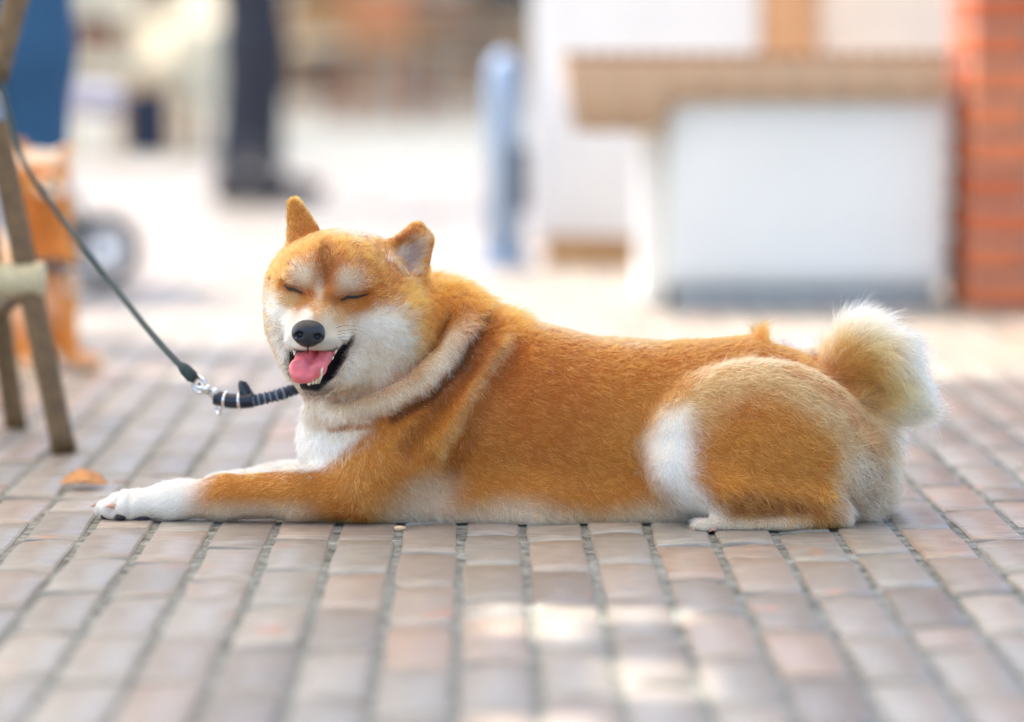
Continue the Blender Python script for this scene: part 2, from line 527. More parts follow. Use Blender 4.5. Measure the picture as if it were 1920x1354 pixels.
M_NAVYF = simple('navy_fabric', lin(34, 44, 66), 0.9, noise=0.1)
M_WHITEP = simple('white_paint', (0.86, 0.86, 0.84), 0.45, noise=0.04, scale=6)
M_COUNTER = simple('white_panel', (0.72, 0.75, 0.76), 0.35, noise=0.03, scale=5)
M_CANVAS = simple('tan_canvas', lin(178, 150, 124), 0.9, noise=0.08, scale=80, bump=0.2)
M_TRIM = simple('brown_trim', lin(132, 92, 56), 0.85, noise=0.15, scale=60)
M_PLINTH = simple('grey_plinth', lin(168, 176, 182), 0.6, noise=0.1)
M_DGREY = simple('dark_grey_metal', lin(70, 76, 82), 0.5, noise=0.1)
M_PLASTER = simple('cream_plaster', lin(246, 230, 212), 0.8, noise=0.05, scale=8)
M_MORTAR = simple('mortar', lin(164, 140, 124), 0.9, noise=0.15, scale=60, bump=0.5)
M_BLUEP = simple('pale_blue_paint', lin(150, 172, 198), 0.45, noise=0.06)
M_NAVYP = simple('navy_paint', lin(40, 54, 78), 0.4, noise=0.1)
M_AWN = bpy.data.materials.new('shade_parasol_canvas'); M_AWN.use_nodes = True  # canvas of the added sunshade, translucent to warm the light beneath
_n = M_AWN.node_tree; _n.nodes.remove(_n.nodes['Principled BSDF'])
_d = N(_n, 'ShaderNodeBsdfDiffuse'); _t = N(_n, 'ShaderNodeBsdfTranslucent'); _m = N(_n, 'ShaderNodeMixShader')
_d.inputs[0].default_value = (*lin(232, 218, 192), 1); _t.inputs[0].default_value = (*lin(240, 226, 200), 1); _m.inputs[0].default_value = 0.72
_n.links.new(_d.outputs[0], _m.inputs[1]); _n.links.new(_t.outputs[0], _m.inputs[2]); _n.links.new(_m.outputs[0], _n.nodes['Material Output'].inputs[0])
M_SKINP = simple('skin', lin(206, 160, 132), 0.5, noise=0.06)
M_JEANS = simple('blue_denim', lin(30, 76, 116), 0.85, noise=0.15, scale=200)
M_TROUS = simple('black_trousers', lin(46, 48, 58), 0.85, noise=0.12)
M_SHIRT = simple('grey_jacket', lin(120, 122, 128), 0.85, noise=0.1)
M_SHIRT2 = simple('navy_jacket', lin(44, 58, 96), 0.85, noise=0.1)
M_SHOE = simple('dark_shoe', lin(40, 36, 34), 0.5, noise=0.1)
M_HAIRP = simple('brown_hair', lin(58, 40, 28), 0.6, noise=0.2)
M_BUILD = simple('building_brick', lin(206, 184, 156), 0.85, noise=0.15, scale=4)
M_FRAME = simple('shop_frame', lin(96, 84, 72), 0.5, noise=0.1)
def glass(name, col):
    m, nt, p = nodes_of(name); p.inputs['Base Color'].default_value = (*col, 1); p.inputs['Roughness'].default_value = 0.06
    p.inputs['Specular IOR Level'].default_value = 0.9; return m
M_GLASS = glass('shop_glass', lin(44, 44, 46))

def clay_material():
    m, nt, p = nodes_of('pillar_brick')
    oi = N(nt, 'ShaderNodeObjectInfo'); ramp = N(nt, 'ShaderNodeValToRGB'); cr = ramp.color_ramp
    cr.elements[0].color = (*lin(176, 92, 62), 1); cr.elements[1].color = (*lin(206, 124, 84), 1)
    e = cr.elements.new(0.5); e.color = (*lin(190, 102, 66), 1)
    nt.links.new(oi.outputs['Random'], ramp.inputs[0])
    geo = N(nt, 'ShaderNodeNewGeometry')
    n = N(nt, 'ShaderNodeTexNoise'); n.inputs['Scale'].default_value = 50; n.inputs['Detail'].default_value = 6
    nt.links.new(geo.outputs['Position'], n.inputs['Vector'])
    r = N(nt, 'ShaderNodeMapRange'); r.inputs[3].default_value = 0.7; r.inputs[4].default_value = 1.3
    nt.links.new(n.outputs['Fac'], r.inputs[0])
    s = N(nt, 'ShaderNodeVectorMath', operation='SCALE'); nt.links.new(ramp.outputs[0], s.inputs[0]); nt.links.new(r.outputs[0], s.inputs['Scale'])
    nt.links.new(s.outputs[0], p.inputs['Base Color']); p.inputs['Roughness'].default_value = 0.85
    b = N(nt, 'ShaderNodeBump'); b.inputs['Strength'].default_value = 0.4; b.inputs['Distance'].default_value = 0.003
    nt.links.new(n.outputs['Fac'], b.inputs['Height']); nt.links.new(b.outputs[0], p.inputs['Normal'])
    return m
M_CLAY = clay_material()

# ------------------------------------------------------------------ brick pillar
PIL = empty('brick_pillar', (0, 0, 0))
px0, py0, pw, pdp, course = at(1820, 300, 6.05).x, 6.05, 0.52, 0.31, 0.0665
PIL.location = (px0, py0, 0)
tag(PIL, 'red brick pillar with pale mortar joints standing beside the white counter', 'pillar')
rows = 36
MB().box((pw / 2, pdp / 2, rows * course / 2), (pw - 0.016, pdp - 0.016, rows * course)).build('mortar_core', M_MORTAR, PIL)
pb = {}
def pillar_brick(L):
    k = round(L, 4)
    if k not in pb:
        me = MB().box((0, 0, 0), (L, 0.1, 0.052)).mesh('brick')
        bm = bmesh.new(); bm.from_mesh(me); bmesh.ops.bevel(bm, geom=bm.edges[:], offset=0.003, segments=1, affect='EDGES')
        bm.to_mesh(me); bm.free(); me.materials.append(M_CLAY); pb[k] = me
    return pb[k]
for i in range(rows):
    z = i * course + 0.036
    for side in ('front', 'left'):
        if side == 'left' and i > 22: continue
        span = pw if side == 'front' else pdp - 0.104
        cuts = [0.0]; x = (0.21 if i % 2 == 0 else 0.105) if side == 'front' else (0.105 if i % 2 else 0.2)
        while x < span - 0.05: cuts.append(x); x += 0.21
        cuts.append(span)
        for a, b in zip(cuts[:-1], cuts[1:]):
            o = link('brick', pillar_brick(b - a - 0.010), None, PIL)
            if side == 'front': o.location = ((a + b) / 2, 0.05 - rr.uniform(0, .002), z)
            else: o.location = (0.05 - rr.uniform(0, .002), 0.105 + (a + b) / 2, z); o.rotation_euler = (0, 0, math.pi / 2)

# ------------------------------------------------------------------ white counter with cloth cover
cY = 6.16
CT = empty('counter', (at(1500, 560, cY).x, cY, 0))
tag(CT, 'low white counter with a tan cloth cover hanging over its top', 'counter')
def cx(u): return at(u, 400, cY).x - CT.location.x
def cz(v): return at(1000, v, cY).z
xl, xr = cx(1252), cx(1772)
zt = cz(108)
MB().box(((xl + xr) / 2, 0.21, (0.045 + zt - 0.02) / 2), (xr - xl, 0.42, zt - 0.065)).build('body', M_COUNTER, CT, bevel=0.004)
MB().box(((xl + xr) / 2, -0.006, (0.06 + zt - 0.03) / 2), (xr - xl - 0.02, 0.012, zt - 0.10)).build('front_panel', M_COUNTER, CT, bevel=0.003)
MB().box(((xl + xr) / 2, 0.215, 0.0225), (xr - xl - 0.03, 0.38, 0.045)).build('plinth', M_PLINTH, CT)
MB().box((xl - 0.024, 0.24, zt / 2 - 0.01), (0.044, 0.34, zt - 0.03)).build('side_panel', M_WHITEP, CT)
# cloth: top plus a hanging front and side with gentle waves, flaring towards the left end
cl, crr = cx(1062), cx(1770)
cb = MB(); nxs = 60
zb = cz(246)
def wave(i): return 0.006 * math.sin(i * 0.9) + 0.004 * math.sin(i * 2.1 + 1)
ov = []
for i in range(nxs + 1):
    t = i / nxs; x = cl + (crr - cl) * t
    hang = zb + (zt - zb) * 0.42 * (0 if x < cx(1205) else min(1, (x - cx(1205)) / (cx(1260) - cx(1205))))
    ov.append([(x, 0.47, zt), (x, -0.035, zt), (x, -0.045, zt - 0.012), (x + (1 - t) * 0.012, -0.050 + wave(i) * .6, (zt + hang) / 2), (x + (1 - t) * 0.022, -0.052 + wave(i), hang + 0.002 * math.sin(i * 1.3))])
for row in ov: cb.v += row
for i in range(nxs):
    for j in range(4):
        a = i * 5 + j; cb.f.append((a, a + 5, a + 6, a + 1))
b0 = len(cb.v); L = [(cl + 0.0, y, zt) for y in (0.47, 0.2, -0.035)] ; cb.v += L + [(cl + 0.02, y, zb) for y in (0.47, 0.2, -0.05)]
cb.f += [(b0, b0 + 1, b0 + 4, b0 + 3), (b0 + 1, b0 + 2, b0 + 5, b0 + 4)]
cloth = cb.build('cloth_cover', M_CANVAS, CT, smooth=True)
sm = cloth.modifiers.new('thickness', 'SOLIDIFY'); sm.thickness = 0.004
for i in range(21):                                    # scalloped trim along the top edge
    x = cl + 0.012 + (crr - cl - 0.024) * i / 20
    s = bmesh.new(); bmesh.ops.create_uvsphere(s, u_segments=10, v_segments=6, radius=0.019)
    for q in s.verts: q.co.z *= 0.55; q.co.y *= 0.7
    me = bpy.data.meshes.new('trim_scallop'); s.to_mesh(me); s.free()
    o = link('trim_scallop', me, M_TRIM, CT, smooth=True); o.location = (x, -0.034, zt + 0.002)

# ------------------------------------------------------------------ white shop front behind the counter
fY = 7.42
SF = empty('shop_front', (0, fY, 0)); tag(SF, 'white panelled shop front with an orange timber post behind the counter', 'shop front')
def fx(u): return at(u, 200, fY).x
H_SF = 1.35
MB().box(((fx(998) + fx(1425)) / 2, 0.06, H_SF / 2 + 0.02), (fx(1425) - fx(998), 0.12, H_SF - 0.04)).build('white_wall', M_WHITEP, SF, bevel=0.004)
MB().box(((fx(1022) + fx(1425)) / 2, -0.02, 0.03), (fx(1425) - fx(1022), 0.05, 0.06)).build('plinth', M_TANWOOD, SF)
MB().box(((fx(1428) + fx(1530)) / 2, 0.05, H_SF / 2), (fx(1530) - fx(1428), 0.14, H_SF)).build('timber_post', simple('pale_timber', lin(214, 162, 116), 0.6, scale=30, noise=.15), SF, bevel=0.004)
MB().box(((fx(1533) + fx(2150)) / 2, 0.07, H_SF / 2), (fx(2150) - fx(1533), 0.12, H_SF - 0.02)).build('cream_wall', M_PLASTER, SF, bevel=0.004)

# ------------------------------------------------------------------ bollard
bp = on_ground(946, 500)
BO = empty('bollard', tuple(bp)); tag(BO, 'slim pale blue bollard with a navy box on its side', 'bollard')
MB().tube([(0, 0, 0), (0, 0, 0.02), (0, 0, 0.022)], [0.062, 0.062, 0.04], 20).build('base', M_BLUEP, BO)
MB().tube([(0, 0, 0.02), (0, 0, 0.40), (0, 0, 0.44), (0, 0, 0.47), (0, 0, 0.485)], [0.046, 0.042, 0.040, 0.028, 0.004], 20).build('post', M_BLUEP, BO, smooth=True)
MB().box((0.036, -0.016, 0.20), (0.040, 0.06, 0.15)).build('side_box', M_NAVYP, BO, bevel=0.006)
MB().ring((0, 0, 0.36), (0, 0, 1), 0.037, 0.005, 20, 6).build('band', M_WHITEP, BO)

# ------------------------------------------------------------------ cafe chairs and tables far behind
def cafe_chair(name, frame, seat, cushion):
    t = empty(name)
    for sx in (-1, 1):
        MB().tube([(sx * .23, -.22, 0), (sx * .21, -.20, .43)], [.016, .02], 8).build('leg', frame, t)
        MB().tube([(sx * .23, .24, 0), (sx * .21, .20, .44), (sx * .22, .27, .86)], [.016, .02, .016], 8).build('leg', frame, t)
        MB().tube([(sx * .24, -.2, .43), (sx * .25, -.19, .64), (sx * .25, .22, .66)], .015, 8).build('arm', frame, t)
    MB().box((0, 0, .435), (.46, .46, .035)).build('seat', seat, t, bevel=.01)
    MB().box((0, -.01, .485), (.43, .42, .07)).build('cushion', cushion, t, bevel=.025)
    for k in range(4): MB().box((0, .225 + k * .013, .54 + k * .085), (.44, .02, .055)).build('back_slat', frame, t, bevel=.006)
    MB().tube([(-.22, -.2, .16), (.22, -.2, .16)], .011, 6).build('stretcher', frame, t)
    return t
def dup(root, loc, rz, label=None):
    r = root.copy(); COL.objects.link(r); r.location = loc; r.rotation_euler = (0, 0, rz)
    if label: r['label'] = label
    for ch in list(root.children):
        c = ch.copy(); COL.objects.link(c); c.parent = r
    return r
def armchair(loc, rz, label):
    t = empty('armchair', tuple(loc), rz); tag(t, label, 'chair', 'cream armchairs of the cafe')
    for sx in (-1, 1):
        for sy in (-1, 1): MB().tube([(sx * .25, sy * .24, 0), (sx * .23, sy * .22, .24)], [.016, .024], 8).build('leg', M_TANWOOD, t)
        MB().box((sx * .275, 0, .40), (.09, .56, .36)).build('arm', M_CREAM, t, bevel=.03)
    MB().box((0, 0, .28), (.46, .54, .11)).build('seat_base', M_TANWOOD, t, bevel=.01)
    MB().box((0, -.02, .385), (.45, .50, .10)).build('cushion', M_CREAM, t, bevel=.03)
    MB().box((0, .26, .52), (.62, .10, .50), Matrix.Rotation(-.15, 3, 'X')).build('backrest', M_CREAM, t, bevel=.035)
    MB().box((0, .12, .50), (.30, .10, .24), Matrix.Rotation(-.3, 3, 'X')).build('pillow', M_DKWOOD if rz > 0 else M_CREAM, t, bevel=.04)
armchair(on_ground(190, 292), 0.5, 'cream armchair with a brown pillow standing behind the pushchair')
armchair(on_ground(362, 288), -0.6, 'cream armchair with a cream pillow beside the person in black trousers')
far_chairs = (((560, 226), 3.0, M_DKWOOD, (70, 62, 58), 'dark brown cafe chair with a charcoal cushion across the square'),
              ((618, 232), .3, M_TANWOOD, (226, 214, 180), 'tan cafe chair with a cream cushion beside the brown round table'),
              ((690, 224), -.4, M_ORWOOD, (206, 128, 72), 'orange wooden cafe chair with a rust cushion across the square'),
              ((752, 236), 2.6, M_ORWOOD, (170, 150, 110), 'orange wooden cafe chair with an olive cushion across the square'),
              ((838, 226), .2, M_DKWOOD, (112, 126, 120), 'brown cafe chair with a grey green cushion across the square'),
              ((905, 222), 1.2, M_TANWOOD, (150, 140, 128), 'tan cafe chair with a grey cushion near the shop front'))
for (q, rz, fm, cc, lab) in far_chairs:
    c2 = cafe_chair('cafe_chair', fm, M_DKWOOD, simple('cushion', lin(*cc), 0.9))
    c2.location = on_ground(*q); c2.rotation_euler = (0, 0, rz); tag(c2, lab, 'chair', 'cafe chairs across the square')
def cafe_table(loc, label, topm, legm):
    t = empty('cafe_table', tuple(loc)); tag(t, label, 'table', 'cafe tables')
    MB().tube([(0, 0, .70), (0, 0, .735)], .36, 28).build('table_top', topm, t)
    MB().tube([(0, 0, .02), (0, 0, .70)], .03, 12).build('column', legm, t)
    for k in range(4):
        a = k * math.pi / 2 + .4
        MB().tube([(0, 0, .06), (math.cos(a) * .28, math.sin(a) * .28, .012)], [.022, .014], 8).build('foot', legm, t)
cafe_table(on_ground(285, 262), 'round tan cafe table behind the cream armchairs', M_TANWOOD, M_TANWOOD)
cafe_table(on_ground(650, 212), 'round dark brown cafe table among the chairs across the square', M_DKWOOD, M_DGREY)
cafe_table(on_ground(800, 212), 'round orange cafe table among the wooden chairs across the square', M_ORWOOD, M_DGREY)

# ------------------------------------------------------------------ building across the square
BD = empty('building', (-2.0, 31, 0)); tag(BD, 'brick building with shop windows across the far side of the square', 'building')
MB().box((0, 1.0, 3.2), (26, 2.0, 6.4)).build('wall', M_BUILD, BD)
for k in range(9):
    x = -11.2 + k * 2.8
    if k == 4:
        o = MB().box((x, -.02, 1.1), (1.1, .1, 2.2)).build('door', M_FRAME, BD); MB().box((x, -.08, 1.25), (.8, .02, 1.6)).build('pane', M_GLASS, o)
    else:
        MB().box((x, -.03, .3), (2.3, .08, .6)).build('stall_riser', M_TANWOOD if k % 2 else M_ORWOOD, BD)
        o = MB().box((x, -.02, 1.5), (2.3, .1, 1.78)).build('window', M_FRAME, BD)
        for s in (-1, 1): MB().box((x + s * .56, -.075, 1.5), (1.04, .02, 1.6)).build('pane', M_GLASS, o)
    o = MB().box((x, -.02, 4.3), (1.2, .1, 1.6)).build('window', M_WHITEP, BD)
    for s in (-1, 1): MB().box((x + s * .28, -.075, 4.3), (.5, .02, 1.44)).build('pane', M_GLASS, o)
MB().box((0, -.12, 6.46), (26.4, .5, .12)).build('cornice', M_WHITEP, BD)

# ------------------------------------------------------------------ pushchair
sp = on_ground(198, 540)
ST = empty('pushchair', (sp.x, sp.y, 0), math.radians(25)); tag(ST, 'pale grey fabric pushchair with spoked wheels parked on the pavement', 'pushchair')
def wheel(x, y, R):
    w = empty('wheel', (0, 0, 0)); COL.objects.unlink(w); bpy.data.objects.remove(w)
    ty = MB().ring((x, y, R), (0, 1, 0), R - .014, .014, 32, 8).build('wheel', M_RUB, ST, smooth=True)
    MB().ring((x, y, R), (0, 1, 0), R - .03, .006, 32, 6).build('rim', M_ALU, ty)
    sp_ = MB()
    for k in range(7):
        a = 2 * math.pi * k / 7; sp_.tube([(x, y, R), (x + math.cos(a) * (R - .03), y, R + math.sin(a) * (R - .03))], .004, 6)
    sp_.build('spokes', M_ALU, ty)
    MB().tube([(x, y - .018, R), (x, y + .018, R)], .026, 16).build('hub', simple('hub_plastic', lin(186, 204, 222), 0.5), ty)
wheel(0, 0, .078); wheel(0, .42, .078); wheel(-.55, 0, .09); wheel(-.55, .42, .09)
for y in (0.035, .385):
    MB().tube([(0, y, .078), (-.12, y, .30), (-.40, y, .62), (-.66, y, 1.0)], .011, 8).build('frame_tube', M_ALU, ST, smooth=True)
    MB().tube([(-.55, y, .09), (-.36, y, .34), (-.12, y, .36)], .010, 8).build('frame_tube', M_ALU, ST, smooth=True)
MB().tube([(-.66, .035, 1.0), (-.67, .21, 1.005), (-.66, .385, 1.0)], .014, 8).build('handle', M_RUB, ST)
MB().box((-.10, .21, .40), (.34, .32, .07), Matrix.Rotation(.12, 3, 'Y')).build('seat', M_PALEF, ST, bevel=.02)
MB().box((-.30, .21, .62), (.07, .32, .46), Matrix.Rotation(-.5, 3, 'Y')).build('backrest', M_PALEF, ST, bevel=.02)
MB().box((-.26, .21, .2), (.36, .30, .16), None, 1.1).build('basket', M_PALEF, ST, bevel=.02)
hd_ = MB(); nseg = 8
for i in range(nseg + 1):
    a = math.radians(15 + 100 * i / nseg)
    for y in (.04, .38): hd_.v.append((-.42 + .34 * math.cos(a), y, .66 + .3 * math.sin(a)))
for i in range(nseg): hd_.f.append((2 * i, 2 * i + 1, 2 * i + 3, 2 * i + 2))
o = hd_.build('canopy', M_PALEF, ST, smooth=True); mm_ = o.modifiers.new('thickness', 'SOLIDIFY'); mm_.thickness = .012
MB().box((.10, .02, .34), (.07, .05, .12)).build('side_bag', M_NAVYF, ST, bevel=.015)

# ------------------------------------------------------------------ people
def person(name, loc, rz, label, trouser, jacket, stride=0.0, legr=1.0):
    R = empty(name, tuple(loc), rz); tag(R, label, 'person')
    def field(): return Field((-46, -46, -2), (46, 46, 180), 1.5)
    hips = [np.array((sx * 9.0, 0, 92)) for sx in (-1, 1)]
    legs = []
    for sx, h in zip((-1, 1), hips):
        a = stride * sx; knee = h + np.array((sx * .8, -43 * math.sin(a) - 2, -43 * math.cos(a)))
        b = a - 0.25 * abs(stride) if sx * stride < 0 else a * .7
        ank = knee + np.array((0, -40 * math.sin(b) + 2, -41 * math.cos(b))); ank[2] = max(ank[2], 8.5)
        legs.append((h, knee, ank))
    arms = []
    for sx in (-1, 1):
        s = np.array((sx * 19.0, 0, 141)); e = s + np.array((sx * 5.0, 3 + 8 * stride * sx, -29)); w = e + np.array((0, -8 + 8 * stride * sx, -24)); arms.append((s, e, w))
    f = field()                                       # body: one continuous skin
    f.ell((0, 0, 100), (15.5, 10.5, 14), 6); f.ell((0, 0, 125), (17, 11, 24), 6)
    f.cone((0, .5, 142), 6, (0, -1, 156), 5.4, 4)
    f.ell((0, -1.5, 163), (7.4, 9.2, 11), 3); f.ell((0, -8.5, 154), (4.5, 3.5, 4), 3)
    f.cone((0, -10.2, 165), 1.0, (0, -11.6, 160.5), 1.5, 1.5)
    for sx in (-1, 1): f.ell((sx * 7.5, 0, 162), (1.2, 2.2, 3.2), 1)
    for (h, k, a) in legs: f.chain([(h, 8.2), (k, 5.6), (a, 4.0)], 5); f.ell(a + np.array((0, -7, -4.5)), (4.2, 12, 3.6), 3)
    for sx, (s, e, w) in zip((-1, 1), arms):
        f.chain([(s, 5.2), (e, 4.0), (w, 2.8)], 4); pm = w + np.array((0, -1.5, -5)); f.ell(pm, (1.8, 3.8, 5), 1.5)
        for q in range(4):
            b0 = pm + np.array((0, -2.7 + q * 1.8, -4)); ln = (5.5, 7, 7.2, 6)[q]
            f.chain([(b0, 1.0), (b0 + np.array((-sx * .6, 0, -ln * .55)), .9), (b0 + np.array((-sx * 2.0, 0, -ln)), .8)], .6)
        f.chain([(pm + np.array((0, -3, 2)), 1.2), (pm + np.array((-sx * 1.2, -5.6, -2)), 1.0), (pm + np.array((-sx * 1.8, -6, -5)), .9)], .8)
    V, Q = f.mesh(1); link('body', mesh_np(V / 100, Q, 'body'), M_SKINP, R, True)
    f = field(); f.ell((0, 0, 97), (16.8, 11.8, 13), 6)
    for (h, k, a) in legs: f.chain([(h, 9.8 * legr), (k, 7.0 * legr), (a + np.array((0, 0, 1.5)), 5.8 * legr)], 5)
    V, Q = f.mesh(1); link('trousers', mesh_np(V / 100, Q, 'trousers'), trouser, R, True)
    f = field(); f.ell((0, 0, 122), (18.6, 12.6, 27), 6); f.ell((0, 0, 101), (17.6, 12.4, 12), 6)
    for (s, e, w) in arms: f.chain([(s, 6.6), (e, 5.4), (w + np.array((0, 0, 2)), 4.2)], 5)
    V, Q = f.mesh(1); link('jacket', mesh_np(V / 100, Q, 'jacket'), jacket, R, True)
    f = field(); f.ell((0, .2, 166), (8.2, 9.6, 9.6), 3); f.ell((0, -9.5, 158), (7.5, 6, 8.5), 2, sub=True)
    V, Q = f.mesh(1); link('hair', mesh_np(V / 100, Q, 'hair'), M_HAIRP, R, True)
    for (h, k, a) in legs:
        f = field(); f.ell(a + np.array((0, -7, -4.4)), (4.9, 13.2, 4.6), 3); f.ell(a + np.array((0, 0, -3)), (4.7, 5.6, 6), 3)
        f.F[:, :, :2] = 5
        V, Q = f.mesh(1); V[:, 2] = np.maximum(V[:, 2], 0.1); link('shoe', mesh_np(V / 100, Q, 'shoe'), M_SHOE, R, True)
    return R
g1 = on_ground(-20, 628)
person('person', (g1.x - 0.015, g1.y, 0), 0.12, 'person in blue jeans standing behind the seated tan dog', M_JEANS, M_SHIRT, 0.0, 0.92)
g2 = on_ground(470, 384)
person('person', (g2.x, g2.y, 0), 1.45, 'person in black trousers walking past the cafe chairs', M_TROUS, M_SHIRT2, 0.045, 0.86)

# ------------------------------------------------------------------ chair the leash is tied to
A0, B0 = on_ground(121, 849), on_ground(30, 803)
BC = empty('bistro_chair', (A0.x - 0.26, A0.y + 0.15, 0)); tag(BC, 'brown rattan bistro chair with splayed legs that the leash is tied to', 'chair')
o_ = BC.location
def rel(p): return tuple(Vector(p) - o_)
A1 = at(-8, 232, 4.06); A2 = at(-10, 150, 4.08); A3 = at(34, -20, 4.12)
B1 = at(-62, 190, 4.22)
def bamboo(pts, r0, name='leg'):
    pts = [Vector(p) for p in pts]; P, Rr = [], []
    for a, b in zip(pts[:-1], pts[1:]):
        n = max(2, int((b - a).length / .02))
        for i in range(n): P.append(a.lerp(b, i / n)); Rr.append(r0 * (1 + 0.07 * (i % 6 == 0)))
    P.append(pts[-1]); Rr.append(r0)
    return MB().tube(P, Rr, 14).build(name, M_WOOD, BC, smooth=True)
W_ = 0.50
bamboo([rel(A0), rel(A1)], .0155)
bamboo([rel(B0), rel(B1)], .0150)
for p0, p1 in ((A0, A1), (B0, B1)):
    q0, q1 = Vector(rel(p0)), Vector(rel(p1)); sh = Vector((-W_, 0.03, 0))
    bamboo([q0 + sh - Vector((.10, 0, 0)), q1 + sh + Vector((.02, 0, 0))], .0155)
bamboo([rel(A2), rel(A3), rel(at(60, -500, 4.2))], .016, 'back_post')
q = [Vector(rel(A2)) + Vector((-W_ - .03, .0, 0)), Vector(rel(A3)) + Vector((-W_ - .09, 0, 0)), Vector(rel(at(60, -500, 4.2))) + Vector((-W_ - .13, 0, 0))]
bamboo(q, .016, 'back_post')
sz = A1.z
se = MB(); sx_ = A1.x - o_.x
for z in (sz - .006, sz + .03):
    se.v += [(sx_ - .012, -.12, z), (sx_ - .10, .30, z), (sx_ - W_ + .06, .30, z), (sx_ - W_ + .012, -.12, z)]
se.f = [(0, 1, 2, 3), (7, 6, 5, 4), (1, 0, 4, 5), (2, 1, 5, 6), (3, 2, 6, 7), (0, 3, 7, 4)]
se.build('seat', M_WICK, BC, bevel=.012)
for k in range(5):
    z = sz + .12 + k * .075
    MB().tube([(A2.x - o_.x - .01 + k * .014, A2.y - o_.y + .02, z), (A2.x - o_.x - W_ / 2, A2.y - o_.y + .10, z), (A2.x - o_.x - W_ - .02 - k * .014, A2.y - o_.y + .02, z)], .012, 8).build('back_rail', M_WICK, BC, smooth=True)
# bound rattan stretcher between the legs
pA = at(58, 532, 4.035); pL = pA + Vector((-W_ - .02, .01, -.006))
st = MB(); npt = 90; P, Rr = [], []
for i in range(npt + 1):
    t = i / npt; P.append(Vector(rel(pA + Vector((.018, -.012, .006)))).lerp(Vector(rel(pL)), t)); Rr.append(.0225 + .0012 * math.sin(i * 2.2))
st.tube(P, Rr, 14).build('stretcher', M_RATTAN, BC, smooth=True)
pB = Vector(B0).lerp(Vector(B1), .36)
MB().tube([rel(pA + Vector((0, .0, 0))), rel(pB)], .012, 10).build('stretcher', M_WOOD, BC)

# ------------------------------------------------------------------ unseen sunshade added to shade the dog
PS = empty('shade_parasol', (-2.75, 4.3, 0)); tag(PS, 'unseen cream canvas sunshade on a side post, added to shade the lying dog', 'shade_parasol')
MB().tube([(0, 0, 0.05), (0, 0, 3.05)], .045, 16).build('post', M_DGREY, PS)
MB().box((0, 0, .03), (.8, .8, .06)).build('base', M_DGREY, PS, bevel=.01)
ccx, ccy, cw = PAR_X + 2.75, PAR_Y - 4.3, PAR_W
MB().tube([(0, 0, 3.0), (ccx, ccy, 3.0), (ccx, ccy, 2.9)], .035, 12).build('arm', M_DGREY, PS)
cn = MB(); hw = cw / 2; nn_ = 48
zz = lambda x, y: 2.32 + 0.55 * (1 - max(abs(x), abs(y)) / hw)
for i in range(nn_ + 1):
    for j in range(nn_ + 1):
        x, y = -hw + cw * i / nn_, -hw + cw * j / nn_; cn.v.append((ccx + x, ccy + y, zz(x, y)))
for i in range(nn_):
    for j in range(nn_):
        x, y = PAR_X - hw + cw * (i + .5) / nn_, PAR_Y - hw + cw * (j + .5) / nn_
        if any((x - gx) ** 2 / gw ** 2 + (y - gy) ** 2 / gl ** 2 < 1 for gx, gy, gw, gl in SUN_HOLES): continue      # holes cut to throw sun patches on the bricks
        a = i * (nn_ + 1) + j; cn.f.append((a, a + nn_ + 1, a + nn_ + 2, a + 1))
for side in range(4):                                  # hanging valance
    for i in range(nn_):
        a, b = -hw + cw * i / nn_, -hw + cw * (i + 1) / nn_
        q = [(a, -hw), (b, -hw)] if side == 0 else [(a, hw), (b, hw)] if side == 1 else [(-hw, a), (-hw, b)] if side == 2 else [(hw, a), (hw, b)]
        b0 = len(cn.v)
        cn.v += [(ccx + x, ccy + y, 2.32) for x, y in q] + [(ccx + x * 1.004, ccy + y * 1.004, 2.16) for x, y in reversed(q)]
        cn.f.append((b0, b0 + 1, b0 + 2, b0 + 3))
cn.build('canopy', M_AWN, PS)
for sx in (-1, 1):
    for sy in (-1, 1):
        MB().tube([(ccx, ccy, 2.84), (ccx + sx * hw * .99, ccy + sy * hw * .99, 2.30)], .012, 8).build('rib', M_DGREY, PS)

# ------------------------------------------------------------------ the dog
dog = empty('dog', tuple(on_ground(900, 975)))
tag(dog, 'smiling orange and white dog lying on the brick pavement with its eyes shut', 'dog')

